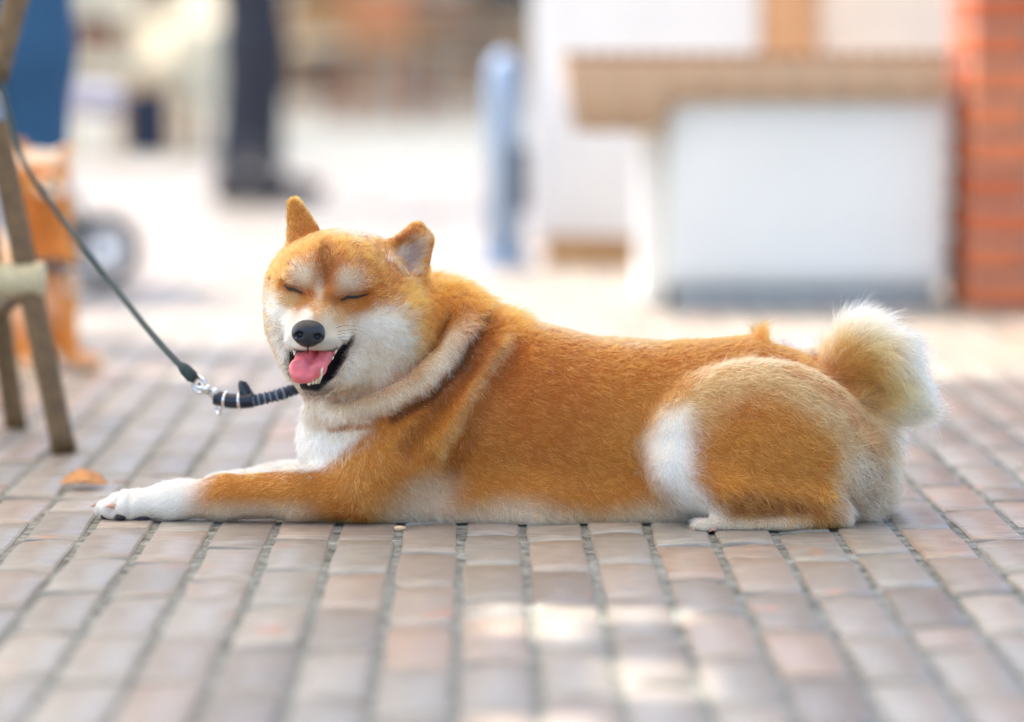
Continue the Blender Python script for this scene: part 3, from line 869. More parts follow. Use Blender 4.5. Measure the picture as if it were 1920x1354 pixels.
def build_dog_body():
    f = Field((-1430, -200, -12), (1440, 345, 690), 4.6)
    E = lambda u, v, d, r, **k: f.ell(L3(u, v, d), r, **k)
    C = lambda *p, k=20, sub=False: f.chain([(L3(*q[:3]), q[3]) for q in p], k, sub)
    # trunk, from the neck to the rump
    prof = []
    for u, top, bot, hw in ((640, 700, 940, 110), (700, 640, 972, 140), (800, 580, 976, 160), (870, 572, 976, 166), (920, 584, 976, 168), (1000, 604, 977, 166),
                            (1110, 632, 978, 162), (1250, 642, 978, 158), (1340, 638, 978, 158), (1410, 632, 978, 160), (1500, 662, 976, 160),
                            (1580, 712, 974, 150), (1630, 770, 972, 120)):
        a, b = L3(u, top, 150), L3(u, bot, 30)
        prof.append((a[0], a[2], max(b[2], 4), 150, hw))
    f.loft(prof, 20)
    C((740, 942, 44, 44), (1000, 944, 40, 48), (1290, 944, 40, 46), k=60)
    E(1595, 862, 90, (72, 110, 112), k=40)
    E(1590, 870, 190, (70, 90, 108), k=30)
    E(1560, 872, 44, (96, 86, 104), k=50)
    # neck, scruff and white chest
    C((700, 612, 110, 126), (850, 725, 145, 150), k=45)
    E(838, 600, 135, (68, 84, 62), k=45)
    E(668, 824, 120, (112, 120, 106), k=40)
    # fold of skin under the cheek
    C((905, 604, 82, 26), (862, 655, 32, 38), (800, 706, 2, 42), (735, 744, -10, 42), (668, 766, 4, 40), (600, 772, 50, 34), k=20)
    # shoulder, upper arm, near foreleg
    C((850, 770, 35, 92), (690, 905, 20, 66), k=45)
    C((668, 925, 14, 52), (560, 926, 22, 46), (420, 932, 36, 38), (320, 940, 46, 32), (240, 948, 52, 27), k=26)
    E(238, 949, 55, (46, 36, 27), k=18)
    for du, dd, r in ((-42, -18, 17), (-52, 2, 18), (-50, 22, 18), (-38, 40, 16)):
        E(252 + du, 955, 55 + dd, (24, 12, r + 3), k=7)
    # far foreleg
    C((650, 895, 200, 54), (520, 910, 215, 40), (410, 918, 220, 34), k=24)
    E(345, 924, 222, (56, 36, 28), k=16)
    # near hind leg: thigh, shank, hock and foot
    E(1425, 824, -6, (198, 90, 150), k=30)
    E(1300, 850, -12, (84, 66, 112), k=26)
    C((1270, 880, -40, 52), (1380, 928, -58, 50), (1540, 942, -50, 42), k=26)
    C((1568, 960, -56, 28), (1470, 979, -82, 17), (1400, 983, -86, 14), (1345, 980, -86, 19), k=10)
    for dd in (-18, -4, 10): E(1322, 985, -88 + dd, (24, 9, 13), k=6)
    # far hind leg
    E(1425, 830, 280, (190, 50, 140), k=24)
    C((1568, 945, 320, 28), (1340, 960, 325, 20), k=12)
    # tail
    C((1560, 735, 130, 40), (1585, 690, 118, 46), (1618, 655, 100, 50), (1662, 674, 82, 46), (1696, 722, 70, 30), (1716, 750, 66, 12), k=18)
    C((1570, 700, 150, 30), (1520, 676, 190, 26), k=18)
    C((1625, 752, 100, 44), (1676, 762, 84, 30), (1718, 766, 74, 9), k=24)
    C((1404, 664, 150, 24), (1426, 644, 150, 12), k=16)
    # ---- head
    E(640, 537, 70, (144, 122, 108), k=20)
    E(622, 512, 5, (98, 80, 74), k=24)
    E(574, 515, -42, (34, 30, 28), k=22); E(656, 527, -46, (36, 30, 28), k=22)
    E(714, 600, 30, (88, 80, 86), k=26); E(692, 655, 30, (80, 70, 70), k=26)
    E(566, 590, 26, (70, 84, 90), k=26); E(580, 655, 34, (58, 74, 74), k=26)
    C((613, 588, -40, 56), (586, 628, -120, 37), k=22)
    C((611, 570, -58, 24), (590, 606, -136, 23), k=14)
    E(609, 640, -108, (29, 32, 24), k=12); E(560, 636, -104, (26, 30, 24), k=12); E(628, 622, -70, (32, 34, 28), k=16); E(556, 612, -66, (26, 32, 28), k=16)
    C((660, 682, 0, 46), (600, 712, -84, 28), (585, 717, -98, 24), k=14)
    E(640, 690, 100, (98, 100, 74), k=30)
    # ears
    a, c, dd, b = (L3(*q) for q in ((718, 474, 58), (782, 434, 84), (799, 450, 92), (784, 520, 96)))
    f.tri(a, c, b, 16, 12); f.tri(c, dd, b, 16, 12)
    f.cone(L3(735, 505, 70), 34, L3(765, 520, 85), 26, 20)
    a, b, c = (L3(*q) for q in ((551, 456, 72), (586, 432, 104), (552, 383, 92)))
    f.tri(a, b, c, 14, 12)
    f.ell(L3(768, 478, 50), (33, 28, 38), k=8, sub=True)
    f.cone(L3(752, 502, 52), 12, L3(770, 474, 58), 20, 6, sub=True)
    f.ell(L3(536, 415, 60), (9, 20, 28), k=6, sub=True)
    # open mouth
    f.chain([(L3(572, 690, -160), 27), (L3(606, 678, -90), 35), (L3(630, 660, -55), 22), (L3(654, 640, -34), 8)], 5, sub=True)
    V, Q = f.mesh(2)
    # skin folds on the neck and shoulder
    W = to_world(V); u, v = pix(W); d = V[:, 1]; nn = normals(V, Q)
    nearside = sstep(230, 130, d)
    def fold(line, depth, width):
        nonlocal V
        q = np.exp(-(poly_dist(u, v, line) / width) ** 2) * nearside
        V = V - nn * (q * depth)[:, None]
    fold([(918, 590), (868, 678), (806, 744), (730, 786), (640, 802)], 20, 10)
    fold([(838, 590), (818, 640), (758, 696), (700, 728), (630, 748)], 22, 9)
    fold([(880, 690), (815, 775), (768, 838)], 15, 15)
    fold([(968, 655), (905, 760), (856, 850), (838, 930)], 14, 20)
    fold([(935, 650), (872, 750), (826, 845)], -10, 15)
    fold([(850, 640), (790, 700)], -4, 14)
    eye = sstep(40, -10, d)
    for ln in EYES: V = V - nn * (np.exp(-(poly_dist(u, v, ln) / 6.0) ** 2) * 6.0 * eye)[:, None]
    fold([(560, 566), (590, 577)], 4, 7); fold([(637, 572), (655, 590)], 5, 8)
    fold([(610, 470), (611, 530)], 6, 10)
    fold([(545, 545), (572, 556)], 7, 15); fold([(640, 566), (680, 562)], 7, 16)
    fold([(598, 556), (616, 560)], 6, 12); fold([(560, 590), (548, 640)], 4, 8); fold([(640, 586), (652, 622)], 5, 9)
    fold([(226, 926), (206, 962)], 5, 4.5); fold([(246, 924), (240, 966)], 5, 4.5)
    V[:, 2] = np.maximum(V[:, 2], 2.0)
    return V, Q

EYES = [[(531, 534), (541, 541), (554, 544), (567, 550)], [(640, 563), (652, 557), (670, 557), (692, 551)]]
BV, BQ = build_dog_body()
BN = normals(BV, BQ)

ORANGE, DEEP, TAN = (lin(206, 122, 40), lin(184, 88, 22), lin(218, 166, 106))
CREAM, WHITE, BROWN = (lin(236, 212, 180), lin(244, 236, 222), lin(134, 70, 20))
GREY, DARK = lin(196, 180, 160), lin(58, 46, 38)

def paint(W, nz, rn):
    """coat colour at world points"""
    u, v = pix(W); d = (W[:, 1] - Y0) * S
    u = u + 8 * rn[:, 0]; v = v + 8 * rn[:, 1]
    c = np.tile(np.array(ORANGE), (len(W), 1))
    def over(mask, col, k=1.0):
        nonlocal c
        m = np.clip(mask * k, 0, 1)[:, None]; c = c * (1 - m) + np.array(col) * m
    body = sstep(690, 760, u)
    over(body * sstep(800, 640, v), DEEP, 0.75)
    over(blob(u, v, 1010, 760, 120, 110, 20, .6), DEEP, 0.55)
    over(poly_band(u, v, [(890, 660), (815, 770), (765, 840)], 26), BROWN, 0.5)  # shoulder crease shade painted brown, also in the two bands below
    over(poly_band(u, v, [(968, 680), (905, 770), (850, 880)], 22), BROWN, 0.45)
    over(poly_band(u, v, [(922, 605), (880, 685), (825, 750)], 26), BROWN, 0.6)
    over(blob(u, v, 1370, 640, 120, 26, 0, .6), lin(176, 88, 28), 0.7)
    over(poly_band(u, v, [(950, 640), (885, 740), (835, 840)], 16), TAN, 0.28)  # highlight on the ridge between the folds, painted paler
    over(blob(u, v, 1040, 605, 60, 12, 14, .6), TAN, 0.7)
    over(blob(u, v, 1170, 640, 60, 9, 4, .6), TAN, 0.5)
    # pale belly
    over(sstep(922, 988, v + 14 * np.sin(u / 47.0)) * sstep(680, 760, u) * sstep(1350, 1270, u), CREAM, 0.85)
    over(blob(u, v, 800, 935, 60, 42, -30, .6), CREAM, 0.6)
    # thigh
    th = sstep(60, 20, d)
    over(th * (1 - sstep(0.2, 1.7, poly_dist(u, v, [(1290, 770), (1370, 700), (1460, 690), (1560, 750), (1600, 800)]) / 46)), TAN, 0.9)
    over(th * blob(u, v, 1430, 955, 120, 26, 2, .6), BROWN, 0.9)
    over(th * blob(u, v, 1380, 770, 60, 22, 20, .6), DEEP, 0.3)
    over(th * soft_poly(u, v, [(1205, 830), (1240, 775), (1290, 764), (1300, 830), (1298, 900), (1330, 945), (1360, 975), (1380, 1010), (1290, 1010), (1280, 960), (1225, 900)], 26), WHITE)
    over(th * soft_poly(u, v, [(1300, 968), (1360, 970), (1520, 970), (1530, 1004), (1290, 1009)], 12), CREAM, 0.9)
    over(blob(u + 6 * rn[:, 1], v, 1604, 884, 30, 40, 10, .8) * sstep(140, 90, d), CREAM, 0.85)
    over(blob(u, v, 1612, 955, 44, 30, 0, .7) * sstep(140, 90, d), GREY, 0.6)
    over(blob(u + 10 * rn[:, 1], v, 1664, 900, 50, 125, 0, .7), lin(150, 126, 98), 0.9)  # rump strip darkened to paint in the shade below the tail
    # tail and rump crease
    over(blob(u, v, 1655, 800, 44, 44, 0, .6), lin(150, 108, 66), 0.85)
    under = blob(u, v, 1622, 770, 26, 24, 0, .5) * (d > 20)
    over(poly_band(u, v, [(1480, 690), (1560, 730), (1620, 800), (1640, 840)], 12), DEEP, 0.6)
    tl = soft_poly(u, v, TAIL, 9)
    over(tl, lin(230, 196, 150))
    over(tl * blob(u, v, 1590, 590, 70, 40, 0, .7), CREAM, 0.9)
    over(tl * poly_band(u, v, [(1640, 600), (1700, 650), (1740, 720)], 24), CREAM, 0.7)
    ut, vt = u + 16 * rn[:, 1], v + 16 * rn[:, 0]
    over(tl * blob(ut, vt, 1594, 712, 56, 74, -20, .8), ORANGE, 1.0)
    over(tl * blob(ut, vt, 1650, 690, 56, 60, -30, .9), lin(206, 140, 72), 0.75)
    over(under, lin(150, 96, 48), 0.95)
    over(tl * (1 - under) * blob(ut, v, 1690, 775, 80, 20, -15, .8), CREAM, 0.8)
    over(tl * blob(u, v, 1735, 768, 30, 12, 25, .6), DARK, 0.75)
    over(blob(u, v, 1500, 675, 46, 32, 20, .4) * sstep(150, 175, d), CREAM)
    # forelegs
    leg = sstep(730, 640, u) * sstep(840, 880, v)
    over(leg * sstep(935, 975, v + 8) * sstep(620, 540, u), CREAM, 0.8)
    over(leg * sstep(400, 325, u + 0.45 * (v - 930)), WHITE)
    over(leg * sstep(945, 975, v) * sstep(330, 290, u), GREY, 0.5)
    over(leg * sstep(120, 150, d), WHITE)
    over(blob(u, v, 655, 965, 30, 22, 0, .6), DEEP, 0.4)
    # white chest
    over(sstep(720, 690, u) * sstep(890, 876, v) * soft_poly(u, v, [(520, 740), (640, 765), (710, 792), (660, 830), (600, 882), (570, 900), (520, 900)], 12), WHITE)
    # pale fold and orange edge under the cheek
    over(poly_band(u, v, [(880, 615), (845, 665), (790, 708), (730, 744), (660, 768), (590, 772)], 33) * sstep(170, 110, d) * sstep(905, 835, u), lin(232, 204, 168), 0.9)
    over(poly_band(u, v, [(740, 784), (690, 800), (620, 806)], 7), ORANGE, 0.9)
    over(poly_band(u, v, [(918, 592), (870, 682), (808, 748), (738, 786)], 11), lin(112, 58, 16), 0.85)  # shade in the crease below the fold, painted dark brown
    over(poly_band(u, v, [(815, 650), (760, 698), (704, 730), (640, 750)], 9), lin(150, 78, 24), 0.9)  # crease under the cheek: orange undercoat deepened with painted shade
    # head
    hd = np.maximum(blob(u, v, 640, 545, 165, 130, 0, .15), blob(u, v, 640, 650, 160, 100, 0, .2)) * sstep(150, 105, d)
    over(hd, lin(206, 118, 44))
    over(blob(u, v, 775, 560, 60, 60, 0, .6) * sstep(140, 100, d), lin(200, 108, 40), 0.7)
    over(hd * soft_poly(u, v, [(500, 545), (530, 560), (560, 590), (600, 596), (640, 600), (676, 592), (704, 578), (738, 570), (772, 592), (776, 640), (760, 690), (700, 725), (640, 748), (560, 752), (530, 700), (495, 600)], 22), CREAM)
    over(hd * soft_poly(u, v, [(500, 550), (540, 580), (600, 606), (650, 612), (700, 590), (740, 592), (730, 640), (680, 680), (640, 700), (560, 752), (530, 700)], 24), WHITE, 0.75)
    over(hd * poly_band(u, v, [(775, 560), (798, 620), (768, 680), (712, 718), (640, 745)], 20), ORANGE, 0.8)
    over(hd * blob(u, v, 690, 690, 80, 46, -32, .8), CREAM, 0.9)
    over(hd * blob(u, v, 640, 715, 60, 16, -20, .8), TAN, 0.35)
    over(hd * blob(u, v, 545, 563, 24, 14, 10, .5), TAN, 0.9)
    over(hd * blob(u, v, 668, 573, 32, 12, -6, .5), ORANGE, 0.8)
    over(hd * blob(u, v, 570, 516, 22, 22, 20, .9), CREAM, 0.9)
    over(hd * blob(u, v, 655, 526, 23, 23, -30, .9), CREAM, 0.9)
    over(hd * blob(u, v, 598, 545, 9, 28, 5, .6), CREAM, 0.7)
    over(hd * blob(u, v, 609, 490, 19, 36, 4, .8), BROWN, 0.75)
    over(hd * blob(u, v, 680, 500, 50, 14, -50, .8), BROWN, 0.25)
    over(hd * blob(u, v, 580, 550, 14, 7, 20, .6), DEEP, 0.8)
    over(hd * blob(u, v, 628, 564, 20, 10, 20, .7), BROWN, 0.7)
    over(hd * poly_band(u, v, [(634, 570), (644, 590)], 9), ORANGE, 0.7)
    over(hd * poly_band(u, v, [(572, 556), (560, 574)], 8), ORANGE, 0.5)
    over(hd * blob(u, v, 606, 588, 30, 24, 30, .8), TAN, 0.75)
    over(hd * blob(u, v, 622, 612, 24, 26, 20, .8), CREAM, 0.9)
    over(hd * blob(u, v, 648, 600, 20, 20, 0, .8), TAN, 0.4)
    over(hd * blob(u, v, 574, 592, 12, 16, 10, .6), WHITE, 0.8)
    over(hd * blob(u, v, 634, 592, 10, 16, -30, .6), TAN, 0.8)
    over(hd * blob(u, v, 610, 648, 40, 11, -10, .6), GREY, 0.8)
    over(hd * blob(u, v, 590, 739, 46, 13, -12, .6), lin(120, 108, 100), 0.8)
    over(hd * blob(u, v, 690, 428, 60, 12, 6, .6), CREAM, 0.8)
    # ears
    ear = soft_poly(u, v, [(730, 488), (756, 454), (786, 440), (799, 452), (796, 480), (782, 514), (758, 504)], 5) * sstep(92, 80, d)
    over(ear, lin(222, 194, 178)); over(ear * blob(u, v, 770, 486, 14, 24, 30, .8), lin(150, 110, 98), 0.75)
    # black lips and the inside of the mouth
    mm = mouth_mask(u, v, d)
    over(mm, lin(34, 27, 27))
    return c

TAIL = [(1520, 540), (1680, 540), (1800, 740), (1800, 810), (1705, 830), (1660, 812), (1612, 756), (1572, 712), (1535, 690)]
def poly_band(u, v, line, w): return 1 - sstep(0.5, 1.25, poly_dist(u, v, line) / w)

MOUTH = [(541, 652), (560, 656), (590, 662), (625, 655), (650, 640), (665, 628), (657, 645), (648, 662), (641, 684), (622, 713), (597, 734), (566, 731), (548, 713), (541, 680)]
def mouth_mask(u, v, d): return soft_poly(u, v, MOUTH, 3.0) * (d < 0)

W = to_world(BV); rn0 = np.zeros((len(BV), 2))
body_me = mesh_np(W - np.array(dog.location), BQ, 'body')
ca = body_me.attributes.new('tint', 'FLOAT_COLOR', 'POINT')
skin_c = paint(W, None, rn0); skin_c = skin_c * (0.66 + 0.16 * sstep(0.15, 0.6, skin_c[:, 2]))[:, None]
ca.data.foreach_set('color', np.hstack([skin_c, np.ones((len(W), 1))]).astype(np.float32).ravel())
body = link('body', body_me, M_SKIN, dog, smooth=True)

def grow_fur(V, Q, Nn, count, length_fn, flow_fn, paint_fn, bald_fn, seed, rad, cell=7.0):
    """strands in the local pixel-sized frame; returns world strands and tints"""
    r = np.random.default_rng(seed)
    T = np.vstack([Q[:, [0, 1, 2]], Q[:, [0, 2, 3]]])
    e1, e2 = V[T[:, 1]] - V[T[:, 0]], V[T[:, 2]] - V[T[:, 0]]
    area = np.linalg.norm(np.cross(e1, e2), axis=1)
    cen = V[T].mean(1)
    wgt = area * density(cen)
    tid = r.choice(len(T), count, p=wgt / wgt.sum())
    a, b = r.random(count), r.random(count); m = a + b > 1; a[m], b[m] = 1 - a[m], 1 - b[m]
    P = V[T[tid, 0]] + e1[tid] * a[:, None] + e2[tid] * b[:, None]
    n = Nn[T[tid, 0]] * (1 - a - b)[:, None] + Nn[T[tid, 1]] * a[:, None] + Nn[T[tid, 2]] * b[:, None]
    n /= np.linalg.norm(n, axis=1)[:, None]
    Wp = to_world(P); u, v = pix(Wp); d = P[:, 1]
    keep = r.random(count) > bald_fn(u, v, d)
    P, n, u, v, d, Wp = P[keep], n[keep], u[keep], v[keep], d[keep], Wp[keep]; cnt = len(P)
    length, lift, mess = length_fn(u, v, d, n)
    t = flow_fn(P, u, v, d, n)
    t = t - n * (t * n).sum(1)[:, None]; t /= np.maximum(np.linalg.norm(t, axis=1), 1e-6)[:, None]
    # locks: neighbours share a bend
    key = np.floor((P + r.normal(0, cell * .35, P.shape)) / cell).astype(np.int64)
    h = (key[:, 0] * 73856093) ^ (key[:, 1] * 19349663) ^ (key[:, 2] * 83492791)
    tab = r.normal(0, 1, (65536, 4)); g = tab[h % 65536]
    key2 = np.floor(P / (cell * 4.3)).astype(np.int64)
    h2 = (key2[:, 0] * 73856093) ^ (key2[:, 1] * 19349663) ^ (key2[:, 2] * 83492791)
    g2 = tab[(h2 + 777) % 65536]
    j = r.normal(0, 1, (cnt, 3))
    dirv = t + (g[:, :3] * 0.36 + g2[:, :3] * 0.14 + j * 0.26) * mess[:, None]
    dirv -= n * (dirv * n).sum(1)[:, None] * 0.7
    dirv /= np.linalg.norm(dirv, axis=1)[:, None]
    lg = length * r.uniform(0.65, 1.2, cnt) * (1 + 0.12 * g[:, 3])
    lf = lift * r.uniform(0.6, 1.5, cnt)
    ts = np.array([0, .33, .68, 1.0])
    pts = []
    for q in ts:
        rise = lf * (q - 0.42 * q * q)
        pts.append(P - n * 1.2 + (dirv * q * np.cos(lf * .6)[:, None] + n * rise[:, None]) * lg[:, None] + np.array((0, 0, -1.0)) * (0.07 * q * q * lg)[:, None])
    pts = np.stack(pts, 1)
    pts[:, :, 2] = np.maximum(pts[:, :, 2], 0.8)
    col = paint_fn(Wp, n, g[:, :2] + r.normal(0, .5, (cnt, 2)))
    var = np.clip(1 + 0.21 * g[:, 3] + 0.09 * g2[:, 3] + 0.20 * r.normal(0, 1, cnt), 0.4, 1.7)
    col = col * var[:, None]
    guard = r.random(cnt) < 0.09
    lightm = guard[:, None] * 0.6
    col = col * (1 - lightm) + (col * 1.5 + np.array(CREAM) * 0.10) * lightm
    thick = np.where(guard, 1.7, 1.0)
    return to_world(pts), np.clip(col, 0.004, 0.93), thick

def density(c):
    w = to_world(c); u, v = pix(w)
    hd = np.maximum(blob(u, v, 640, 560, 185, 200, 0, .2), np.maximum(blob(u, v, 765, 470, 70, 70, 0, .2), blob(u, v, 565, 410, 50, 60, 0, .2)))
    return (1.0 + 2.6 * hd) * np.where(c[:, 1] > 190, 0.45, 1.0)

def dog_length(u, v, d, n):
    L = np.full(u.shape, 16.5); lift = np.full(u.shape, 0.34); mess = np.full(u.shape, 0.9)
    def put(m, l, lf=None, ms=None):
        nonlocal L, lift, mess
        L = L * (1 - m) + l * m
        if lf is not None: lift = lift * (1 - m) + lf * m
        if ms is not None: mess = mess * (1 - m) + ms * m
    put(sstep(930, 985, v) * sstep(680, 760, u) * sstep(1330, 1260, u), 34, 0.42, 1.1)
    put(poly_band(u, v, [(815, 530), (930, 588)], 62), 34, 0.75, 1.5)
    put(sstep(740, 650, u) * sstep(720, 760, v), 20)
    put(sstep(720, 620, u) * sstep(850, 890, v), 13, 0.3)
    put(sstep(400, 330, u), 11, 0.36, 0.9)
    put(sstep(220, 205, u), 7, 0.3, 0.7)
    put(sstep(50, 20, d) * blob(u, v, 1430, 840, 240, 180, 0, .2), 22, 0.36)
    put(sstep(930, 955, v) * sstep(1290, 1330, u) * sstep(1600, 1570, u), 28, 0.36)
    put(sstep(970, 982, v) * sstep(1270, 1300, u), 14, 0.4, 1.1)
    put(blob(u, v, 1650, 890, 60, 130, 0, .4), 40, 0.5, 1.2)
    put(soft_poly(u, v, TAIL, 10), 62, 0.42, 0.75)
    put(blob(u, v, 1505, 680, 50, 30, 10, .4) * sstep(150, 170, d), 40, 0.8, 1.3)
    put(blob(u, v, 1426, 640, 18, 26, 0, .4) * sstep(100, 120, d), 40, 1.1, 0.5)
    hd = np.maximum(blob(u, v, 640, 545, 165, 130, 0, .15), blob(u, v, 640, 650, 160, 105, 0, .2)) * sstep(160, 110, d)
    put(hd, 15, 0.28, 0.8)
    put(hd * blob(u, v, 612, 580, 90, 90, 0, .35), 8.5, 0.24, 0.7)
    put(hd * blob(u, v, 590, 630, 48, 40, 0, .3), 5.0, 0.25, 0.6)
    put(hd * blob(u, v, 590, 715, 50, 25, 0, .3), 5.0, 0.3, 0.7)
    put(hd * blob(u, v, 800, 620, 50, 90, 0, .4), 26, 0.4, 1.0)
    for ln in EYES: put(hd * poly_band(u, v, ln, 9), 4.5, 0.15, 0.5)
    ear = np.maximum(blob(u, v, 765, 465, 70, 58, 0, .2) * (v < 530), blob(u, v, 562, 410, 44, 52, 0, .2))
    put(ear * (v < 520), 9, 0.34, 0.8)
    inner = soft_poly(u, v, [(730, 488), (756, 454), (786, 440), (799, 452), (796, 480), (782, 514), (758, 504)], 5) * sstep(92, 80, d)
    put(inner, 24, 0.3, 0.5)
    return L, lift, mess

def dog_flow(P, u, v, d, n):
    t = np.tile(np.array((1.0, 0.05, -0.28)), (len(P), 1))
    def put(m, vec):
        nonlocal t
        m = np.clip(m, 0, 1)[:, None]; t = t * (1 - m) + np.asarray(vec) * m
    put(sstep(880, 985, v) * sstep(680, 760, u), (0.55, -0.1, -1.0))
    put(sstep(940, 860, u) * (v < 880), (0.75, 0, -0.8))
    put(sstep(720, 650, u) * sstep(730, 770, v) * (v < 900), (-0.05, -0.2, -1.0))
    put(sstep(720, 640, u) * sstep(850, 900, v), (-1.0, -0.05, -0.35))
    put(blob(u, v, 740, 900, 90, 70, -35, .5), (0.5, -.1, -0.8))
    th = sstep(50, 20, d) * blob(u, v, 1430, 840, 240, 180, 0, .2)
    put(th, (0.95, -0.1, -0.42))
    put(th * sstep(1320, 1230, u), (-0.25, -0.3, -1.0))
    put(th * sstep(900, 960, v), (0.75, -0.1, -0.8))
    put(sstep(965, 980, v) * sstep(1270, 1300, u) * sstep(1560, 1540, u), (-1, 0, -0.1))
    put(blob(u, v, 1650, 890, 70, 140, 0, .4), (0.9, -0.1, -0.55))
    tl = soft_poly(u, v, TAIL, 10)
    c0 = L3(1625, 800, 90); rel = P - c0; rel[:, 1] *= 0.6; rl = np.linalg.norm(rel[:, [0, 2]], axis=1)[:, None] + 1e-6
    vec = np.stack([rel[:, 2], np.zeros(len(P)), -rel[:, 0]], 1) / rl + 0.5 * rel / rl
    tip = L3(1772, 775, 60) - P; tip /= np.linalg.norm(tip, axis=1)[:, None]; k = (sstep(1600, 1690, u) * sstep(600, 680, v))[:, None]
    vec = vec * (1 - k) + 1.4 * tip * k
    put(tl, vec)
    put(blob(u, v, 1505, 680, 50, 30, 10, .4) * sstep(150, 170, d), (-0.3, 0, 1))
    put(blob(u, v, 1428, 640, 26, 40, 0, .4) * sstep(100, 120, d), (0.2, 0, 1))
    hd = np.maximum(blob(u, v, 640, 545, 165, 130, 0, .15), blob(u, v, 640, 650, 160, 105, 0, .2)) * sstep(170, 120, d)
    c = L3(592, 602, -150)
    rad = P - c; rad /= np.linalg.norm(rad, axis=1)[:, None]
    rad = rad * np.array((1.0, 1.0, 1.0)) + np.array((0, 0.0, -0.22)) * sstep(560, 640, v)[:, None]
    put(hd, rad)
    ear = np.maximum(blob(u, v, 765, 465, 70, 58, 0, .2) * (v < 530), blob(u, v, 562, 410, 44, 52, 0, .2)) * (v < 520)
    put(ear, (0.1, 0, 1))
    inner = soft_poly(u, v, [(730, 488), (756, 454), (786, 440), (799, 452), (796, 480), (782, 514), (758, 504)], 5) * sstep(92, 80, d)
    put(inner, (0.7, -0.5, 0.45))
    return t

def dog_bald(u, v, d):
    b = mouth_mask(u, v, d)
    b = np.maximum(b, blob(u, v, 577, 626, 31, 28, 0, .12) * (d < -60))
    b = np.maximum(b, 0.85 * (sstep(966, 974, v) * (u < 290)))
    return b

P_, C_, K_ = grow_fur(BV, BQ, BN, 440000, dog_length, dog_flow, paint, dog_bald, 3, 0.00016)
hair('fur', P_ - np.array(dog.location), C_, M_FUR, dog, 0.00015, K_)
# ------------------------------------------------------------------ dog details
DL = np.array(dog.location)
tree = BVHTree.FromPolygons([tuple(p) for p in W], [tuple(int(k) for k in q) for q in BQ])
def hit(u, v, lift=0.0):
    o = Vector((0, 0, CAM_H)); t = at(u, v, 3.4); dv = (t - o).normalized()
    h = tree.ray_cast(o, dv)
    p = h[0] if h[0] is not None else t
    return p - dv * (lift / S)
def dl(p): return tuple(Vector(p) - dog.location)
def w3(u, v, d): return at(u, v, Y0 + d / S)

M_NOSE, _nt, _p = nodes_of('dog_nose')
_p.inputs['Base Color'].default_value = (*lin(34, 36, 40), 1); _p.inputs['Roughness'].default_value = 0.34
_vo = N(_nt, 'ShaderNodeTexVoronoi'); _vo.inputs['Scale'].default_value = 900; _tc = N(_nt, 'ShaderNodeTexCoord')
_nt.links.new(_tc.outputs['Object'], _vo.inputs['Vector'])
_b = N(_nt, 'ShaderNodeBump'); _b.inputs['Strength'].default_value = 0.35; _b.inputs['Distance'].default_value = 0.0006
_nt.links.new(_vo.outputs['Distance'], _b.inputs['Height']); _nt.links.new(_b.outputs[0], _p.inputs['Normal'])
M_TONGUE = simple('tongue', lin(226, 112, 116), 0.32, noise=0.10, scale=160, bump=0.25, sheen=0.0)
_tp = M_TONGUE.node_tree.nodes['Principled BSDF']; _tp.inputs['Subsurface Weight'].default_value = 0.25; _tp.inputs['Subsurface Radius'].default_value = (0.006, 0.002, 0.002)
M_TOOTH = simple('tooth', lin(238, 228, 204), 0.25, noise=0.05)
M_LASH = simple('eyelid', lin(30, 22, 18), 0.5, noise=0.1)
M_CLAW = simple('claw', lin(206, 152, 128), 0.4, noise=0.15)
M_PAD = simple('paw_pad', lin(44, 42, 44), 0.75, noise=0.15, bump=0.3, scale=200)

def sdf_part(name, lo, hi, h, build, mat, smooth=1):
    f = Field(lo, hi, h); build(f); V, Q = f.mesh(smooth)
    return link(name, mesh_np(to_world(V) - DL, Q, name), mat, dog, True)
c = L3(578, 626, -160)
def b_nose(f):
    f.ell(L3(578, 620, -154), (30, 24, 20), 4); f.ell(L3(577, 634, -156), (23, 20, 17), 8)
    f.ell(L3(561, 626, -160), (13, 16, 14), 6); f.ell(L3(596, 629, -158), (13, 16, 14), 6)
    f.ell(L3(561, 628, -177), (7.5, 11, 6.5), 3, sub=True); f.cone(L3(556, 630, -178), 4, L3(548, 634, -166), 2.5, 3, sub=True)
    f.ell(L3(596, 632, -175), (7.5, 11, 6.5), 3, sub=True); f.cone(L3(602, 634, -174), 4, L3(609, 637, -162), 2.5, 3, sub=True)
    f.cone(L3(578, 636, -180), 2.0, L3(577, 656, -166), 2.0, 3, sub=True)
sdf_part('nose', c - 60, c + 60, 1.3, b_nose, M_NOSE)
c = L3(585, 690, -100)
def b_tongue(f):
    f.chain([(L3(600, 662, -50), 16), (L3(576, 676, -104), 22), (L3(562, 692, -134), 19), (L3(560, 702, -142), 15)], 7)
    f.chain([(L3(618, 656, -50), 14), (L3(602, 668, -98), 19), (L3(594, 690, -128), 17), (L3(580, 705, -136), 11)], 7)
    f.ell(L3(568, 706, -141), (17, 11, 12), 9)
    f.chain([(L3(596, 656, -100), 4), (L3(584, 672, -138), 7), (L3(573, 704, -162), 5)], 7, sub=True)
    f.ell(L3(560, 682, -160), (13, 15, 18), 10, sub=True)
sdf_part('tongue', c - 85, c + 85, 1.6, b_tongue, M_TONGUE)
def tooth(a, b, r):
    a, b = w3(*a), w3(*b); m = a.lerp(b, .5) + Vector((0.0006, 0, 0))
    MB().tube([dl(a), dl(m), dl(a.lerp(b, .85)), dl(b)], [r / S, r * .8 / S, r * .42 / S, r * .08 / S], 10).build('tooth', M_TOOTH, dog, smooth=True)
tooth((596, 716, -120), (605, 689, -150), 5.0)
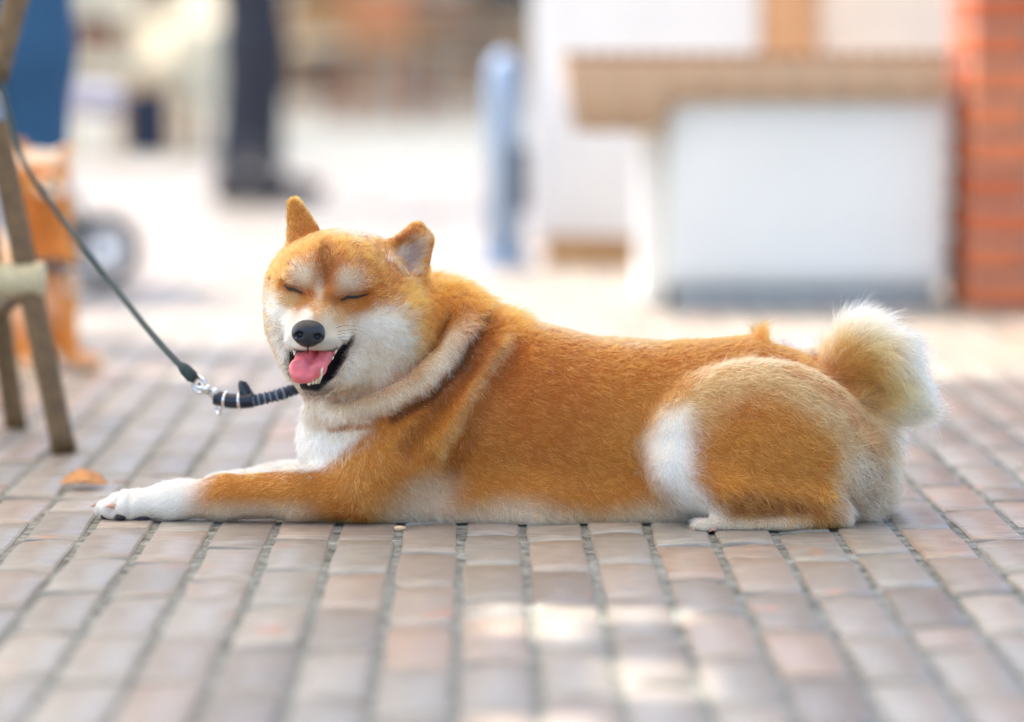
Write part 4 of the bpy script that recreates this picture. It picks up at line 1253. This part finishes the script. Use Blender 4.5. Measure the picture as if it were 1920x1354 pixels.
for q in ((586, 716), (579, 718), (592, 715)): tooth((q[0], q[1] + 3, -122), (q[0] + 1, q[1] - 5, -128), 3.4)
tooth((551, 652, -112), (552, 667, -120), 3.8)
tooth((630, 650, -84), (628, 664, -88), 3.6)
tooth((624, 668, -78), (621, 676, -82), 2.6)

for ln in EYES:
    pts = []
    for (a, b) in zip(ln[:-1], ln[1:]):
        for k in range(4): pts.append(hit(a[0] + (b[0] - a[0]) * k / 4, a[1] + (b[1] - a[1]) * k / 4, 4.0))
    pts.append(hit(*ln[-1], 4.0)); n = len(pts)
    MB().tube([dl(p) for p in pts], [(0.7 + 1.9 * math.sin(math.pi * (i + .6) / n)) / S for i in range(n)], 8).build('eyelid', M_LASH, dog, smooth=True)
    for k in range(2, n - 1, 1):
        p = pts[k]; q = p + Vector((random.uniform(-2, 4), -5, -random.uniform(5, 9))) / S
        MB().tube([dl(p), dl(p.lerp(q, .5) + Vector((0, -.0012, 0))), dl(q)], [.00022, .00018, .00005], 5).build('eyelash', M_LASH, dog)

pp = [dl(w3(578, 646, -172)), dl(w3(577, 654, -160)), dl(w3(577, 662, -146))]
MB().tube(pp, [1.6 / S, 1.5 / S, 1.2 / S], 6).build('philtrum', M_LASH, dog, smooth=True)
def whisker(pts, r=0.00020):
    a = hit(*pts[0]); P = [a]
    for k, q in enumerate(pts[1:], 1): P.append(at(q[0], q[1], a.y - 0.004 * min(k, 2) + 0.006 * max(0, k - 2)))
    out = []
    for i in range(len(P) - 1):
        for k in range(4):
            t = k / 4; p0, p1, p2, p3 = P[max(i - 1, 0)], P[i], P[i + 1], P[min(i + 2, len(P) - 1)]
            out.append(.5 * ((2 * p1) + (p2 - p0) * t + (2 * p0 - 5 * p1 + 4 * p2 - p3) * t * t + (3 * p1 - p0 - 3 * p2 + p3) * t ** 3))
    out.append(P[-1]); n = len(out)
    MB().tube([dl(p) for p in out], [r * (1 - .85 * i / n) for i in range(n)], 5).build('whisker', M_LASH, dog)
for q in ([(630, 615), (650, 610), (675, 613), (695, 622)], [(634, 622), (668, 618), (695, 632), (706, 655), (712, 676)], [(632, 628), (655, 624), (682, 628)],
          [(634, 633), (655, 631), (672, 635)], [(640, 638), (656, 641), (664, 648)], [(532, 612), (515, 609), (502, 617)], [(530, 618), (512, 615), (500, 624)],
          [(534, 634), (522, 640), (514, 652)], [(536, 642), (527, 650), (522, 664)], [(560, 503), (545, 494), (528, 498)], [(566, 500), (556, 487), (548, 482)], [(722, 588), (732, 584), (728, 570)]):
    whisker(q)

def claw(a, b, r, mat=M_CLAW):
    a, b = w3(*a), w3(*b); m = a.lerp(b, .5) + Vector((0, 0, .0012))
    MB().tube([dl(a), dl(m), dl(b)], [r / S, r * .7 / S, r * .12 / S], 9).build('claw', mat, dog, smooth=True)
claw((190, 946, 60), (169, 950, 58), 5.5); claw((214, 949, 26), (197, 951, 22), 5.5)
claw((1314, 988, -104), (1299, 995, -108), 5); claw((1342, 992, -108), (1328, 998, -112), 5)
def pad(u, v, d, r): 
    cc = L3(u, v, d); sdf_part('paw_pad', cc - 30, cc + 30, 2.0, lambda f: f.ell(cc, r, 3), M_PAD)
pad(201, 969, 48, (13, 10, 8)); pad(226, 968, 30, (13, 10, 9)); pad(266, 972, 36, (17, 14, 7))

# ------------------------------------------------------------------ leash
M_CORD = simple('green_black_cord', lin(44, 60, 58), 0.7, noise=0.35, scale=400, bump=0.5)
M_ROPE = simple('navy_rope', lin(48, 62, 80), 0.7, noise=0.4, scale=500, bump=0.5)
M_CLIP = simple('navy_clip', lin(26, 34, 52), 0.25, noise=0.1)
LS = empty('leash', tuple(on_ground(420, 900))); tag(LS, 'dark cord leash with metal snap hook running from the chair to the lying dog', 'leash')
def ll(p): return tuple(Vector(p) - LS.location)
def smooth_path(P, n=8):
    out = []
    for i in range(len(P) - 1):
        for k in range(n):
            t = k / n; p0, p1, p2, p3 = P[max(i - 1, 0)], P[i], P[i + 1], P[min(i + 2, len(P) - 1)]
            out.append(.5 * ((2 * p1) + (p2 - p0) * t + (2 * p0 - 5 * p1 + 4 * p2 - p3) * t * t + (3 * p1 - p0 - 3 * p2 + p3) * t ** 3))
    return out + [P[-1]]
hookY = 3.50
P = [at(q[0], q[1], yy) for q, yy in (((-6, 140), 4.02), ((14, 205), 4.0), ((45, 305), 3.96), ((115, 408), 3.88), ((185, 500), 3.76), ((255, 590), 3.64), ((310, 655), 3.55), ((352, 700), hookY))]
sp_ = smooth_path(P); MB().tube([ll(p) for p in sp_], .0036, 10).build('cord', M_CORD, LS, smooth=True)
lp = [at(u, v, 4.03) + Vector((0, y, 0)) for u, v, y in ((-6, 140, 0), (-30, 150, -.02), (-40, 170, .03), (-12, 165, .05), (10, 190, .0))]
MB().tube([ll(p) for p in smooth_path(lp)], .0036, 10).build('knot', M_CORD, LS, smooth=True)
a, b = at(338, 684, hookY), at(366, 712, hookY - .004)
MB().tube([ll(a), ll(a.lerp(b, .3)), ll(a.lerp(b, .8)), ll(b)], [.0042, .0066, .0070, .0045], 12).build('cord_sleeve', M_CORD, LS, smooth=True)
MB().ring(ll(at(374, 722, hookY)), (0.5, .8, .1), .0085, .0022, 24, 8).build('ring', M_STEEL, LS, smooth=True)
a, b = at(372, 722, hookY), at(414, 748, hookY - .006)
hk = MB().tube([ll(a), ll(a.lerp(b, .25)), ll(a.lerp(b, .5)), ll(a.lerp(b, .75)), ll(b)], [.0045, .0052, .0038, .0058, .0048], 12).build('snap_hook', M_STEEL, LS, smooth=True)
for q in ((389, 728), (403, 734)):
    s_ = at(*q, hookY - .008); MB().tube([ll(s_ + Vector((0, .003, -.004))), ll(s_), ll(s_ + Vector((0, -.002, .003)))], [.0042, .0050, .0026], 12).build('swivel', M_STEEL, hk, smooth=True)
MB().ring(ll(at(410, 766, hookY)), (.9, .4, .1), .0062, .0018, 20, 8, 1.1).build('ring', M_STEEL, LS, smooth=True)
pc = smooth_path([at(404, 745, hookY - .004), at(430, 751, hookY - .008), at(455, 752, hookY - .010), at(474, 750, hookY - .010)])
cl_ = MB().tube([ll(p) for p in pc], [.0085] * len(pc), 14).build('clip', M_CLIP, LS, smooth=True)
for k in (6, 14):
    MB().ring(ll(pc[k]), pc[k + 1] - pc[k], .0086, .0018, 20, 8).build('band', M_STEEL, cl_, smooth=True)
pr = smooth_path([at(470, 754, hookY - .008), at(462, 738, hookY - .008), at(456, 722, hookY - .007), at(457, 716, hookY - .006)])
MB().tube([ll(p) for p in pr], [.0085 - .0040 * i / (len(pr) - 1) for i in range(len(pr))], 12).build('stopper', M_CLIP, LS, smooth=True)
pr = smooth_path([at(472, 752, hookY - .009), at(500, 746, hookY - .010), at(530, 738, hookY - .010), at(560, 728, hookY + .0), at(600, 722, hookY + .02)], 14)
rp = MB(); P2, R2 = [], []
for i, p in enumerate(pr): P2.append(ll(p)); R2.append(.0062 + .0009 * math.sin(i * 1.5))
rp.tube(P2, R2, 14); rope = rp.build('collar_rope', M_ROPE, LS, smooth=True)
for k in range(6):
    i = 3 + k * 5
    if i < len(pr) - 1: MB().ring(ll(pr[i]), pr[i + 1] - pr[i], .0060, .0011, 18, 6).build('stripe', simple('pale_stripe', lin(128, 142, 158), 0.7), rope, smooth=True)

# ------------------------------------------------------------------ the tan dog sitting by the chair
S2, Y2 = F_PX / 5.0, 5.0
def T3(u, v, d):
    p = at(u, v, Y2 + d / S2); return np.array((p.x * S2, d, p.z * S2))
gd = on_ground(80, 692)
dog2 = empty('dog', (gd.x, gd.y, 0)); tag(dog2, 'tan dog sitting upright behind the legs of the brown chair', 'dog')
f = Field(T3(-110, 720, 0) * np.array((1, 0, 0)) + np.array((0, -150, -2)), (T3(230, 720, 0)[0], 190, 540), 5.0)
E2 = lambda u, v, d, r, k=18: f.ell(T3(u, v, d), r, k)
C2 = lambda *p, k=16: f.chain([(T3(*q[:3]), q[3]) for q in p], k)
E2(72, 470, 20, (60, 64, 110), 30); E2(50, 590, 40, (72, 78, 84), 30); E2(76, 385, 10, (52, 54, 60), 30)
E2(72, 326, -5, (50, 52, 42), 18); C2((80, 336, -30, 26), (90, 346, -72, 15)); C2((92, 350, -40, 14), (98, 356, -66, 9), k=8)
f.tri(T3(92, 300, 0), T3(122, 318, 10), T3(130, 275, 2), 7, 10); f.tri(T3(30, 312, 0), T3(60, 298, 5), T3(34, 268, 2), 7, 10)
C2((104, 480, -10, 34), (112, 570, -14, 25), (128, 655, -18, 18)); E2(158, 677, -24, (34, 22, 15), 10)
C2((66, 490, -14, 32), (60, 580, -20, 24), (58, 655, -24, 18)); E2(66, 678, -40, (24, 26, 15), 10)
E2(10, 640, 50, (56, 50, 52), 20); E2(36, 684, -4, (44, 20, 13), 10); E2(20, 684, 100, (44, 20, 13), 10)
C2((-10, 640, 90, 30), (-50, 590, 100, 26), (-40, 540, 100, 22))
V2, Q2 = f.mesh(2); V2[:, 2] = np.maximum(V2[:, 2], 1.0); N2 = normals(V2, Q2)
def world2(V): return V / S2 + np.array((0, Y2, 0))
W2 = world2(V2); D2 = np.array(dog2.location)
TANO, TAND = np.array(lin(208, 118, 40)), np.array(lin(180, 92, 26))
def paint2(Wp):
    u, v = pix(Wp); c = np.tile(TANO, (len(Wp), 1))
    for m, col in ((sstep(560, 400, v) * 0.5, TAND), (blob(u, v, 80, 292, 60, 16, 0, .5) * .8, np.array(CREAM)), (sstep(655, 690, v) * 0.6, np.array(CREAM)), (blob(u, v, 92, 350, 24, 16, 0, .5), np.array(CREAM)), (blob(u, v, 60, 560, 50, 60, 0, .5) * .4, np.array(CREAM))):
        c = c * (1 - m[:, None]) + col * m[:, None]
    return c
me = mesh_np(W2 - D2, Q2, 'body'); ca = me.attributes.new('tint', 'FLOAT_COLOR', 'POINT')
ca.data.foreach_set('color', np.hstack([paint2(W2), np.ones((len(W2), 1))]).astype(np.float32).ravel())
link('body', me, M_SKIN, dog2, True)
r2 = np.random.default_rng(11); cnt = 26000
ti = r2.integers(0, len(Q2), cnt); a, b = r2.random(cnt)[:, None], r2.random(cnt)[:, None]
q = [V2[Q2[ti, k]] for k in range(4)]; P0 = (q[0] * (1 - a) + q[1] * a) * (1 - b) + (q[3] * (1 - a) + q[2] * a) * b
nn = N2[Q2[ti, 0]]; fl = np.tile(np.array((.25, 0, -1.0)), (cnt, 1)) + r2.normal(0, .3, (cnt, 3)); fl -= nn * (fl * nn).sum(1)[:, None]; fl /= np.linalg.norm(fl, axis=1)[:, None]
Lg = (17 * r2.uniform(.6, 1.2, cnt))[:, None]
pts = np.stack([P0, P0 + fl * Lg * .4 + nn * Lg * .16, P0 + fl * Lg + nn * Lg * .18], 1); pts[:, :, 2] = np.maximum(pts[:, :, 2], .5)
hair('fur', world2(pts) - D2, np.clip(paint2(world2(P0)) * r2.uniform(.75, 1.25, cnt)[:, None], .004, .9), M_FUR, dog2, .0006)
def e2(p): return tuple(Vector(p) - dog2.location)
for u, v, d, r in ((92, 348, -90, .008), (84, 318, -52, .004), (100, 320, -46, .004)):
    s = bmesh.new(); bmesh.ops.create_uvsphere(s, u_segments=12, v_segments=8, radius=r); mm = bpy.data.meshes.new('nose'); s.to_mesh(mm); s.free()
    o = link('nose' if r > .005 else 'eye', mm, M_NOSE, dog2, True); o.location = e2(at(u, v, Y2 + d / S2))
hp = [at(96 + 42 * math.cos(t), 512 + 14 * math.sin(t), Y2 + (0 + 60 * math.sin(t + .4)) / S2) for t in np.linspace(0, 2 * math.pi, 25)]
MB().tube([e2(p) for p in hp], .009, 8).build('harness_strap', M_DGREY, dog2, smooth=True)
MB().ring(e2(at(136, 528, Y2 - .03)), (0, 1, .2), .016, .004, 20, 8).build('harness_ring', M_STEEL, dog2, smooth=True)

# ------------------------------------------------------------------ dry leaf and crumb on the bricks
lm = MB(); lf0 = on_ground(155, 914)
out = [(-.026, 0, .004), (-.014, -.020, .007), (.002, -.024, .009), (.018, -.014, .004), (.030, 0, .002), (.02, .018, .012), (0, .026, .017), (-.016, .018, .011)]
lm.v = [(0, 0, .004)] + out; lm.f = [(0, i + 1, (i + 1) % 8 + 1) for i in range(8)]
lm.tube([(.034, 0, .003), (.05, .004, .003)], [.0012, .0008], 6)
lf = lm.build('dry_leaf', simple('dry_leaf', lin(196, 138, 84), 0.8, noise=.25, scale=120), None, True)
lf.location = lf0 + Vector((0, 0, .002)); lf.rotation_euler = (0, 0, .2); tag(lf, 'curled brown dry leaf lying on the bricks', 'leaf')
mo = lf.modifiers.new('thickness', 'SOLIDIFY'); mo.thickness = .0012
s = bmesh.new(); bmesh.ops.create_icosphere(s, subdivisions=2, radius=.0048)
for q in s.verts: q.co.x *= 1.3; q.co.z *= .6; q.co += q.normal * random.uniform(-.0006, .0006)
mm = bpy.data.meshes.new('crumb'); s.to_mesh(mm); s.free()
cr_ = link('crumb', mm, simple('crumb', lin(226, 190, 150), .8), None, True); cr_.location = on_ground(750, 992) + Vector((0, 0, .0012)); tag(cr_, 'tiny pale crumb lying in the brick joint', 'crumb')
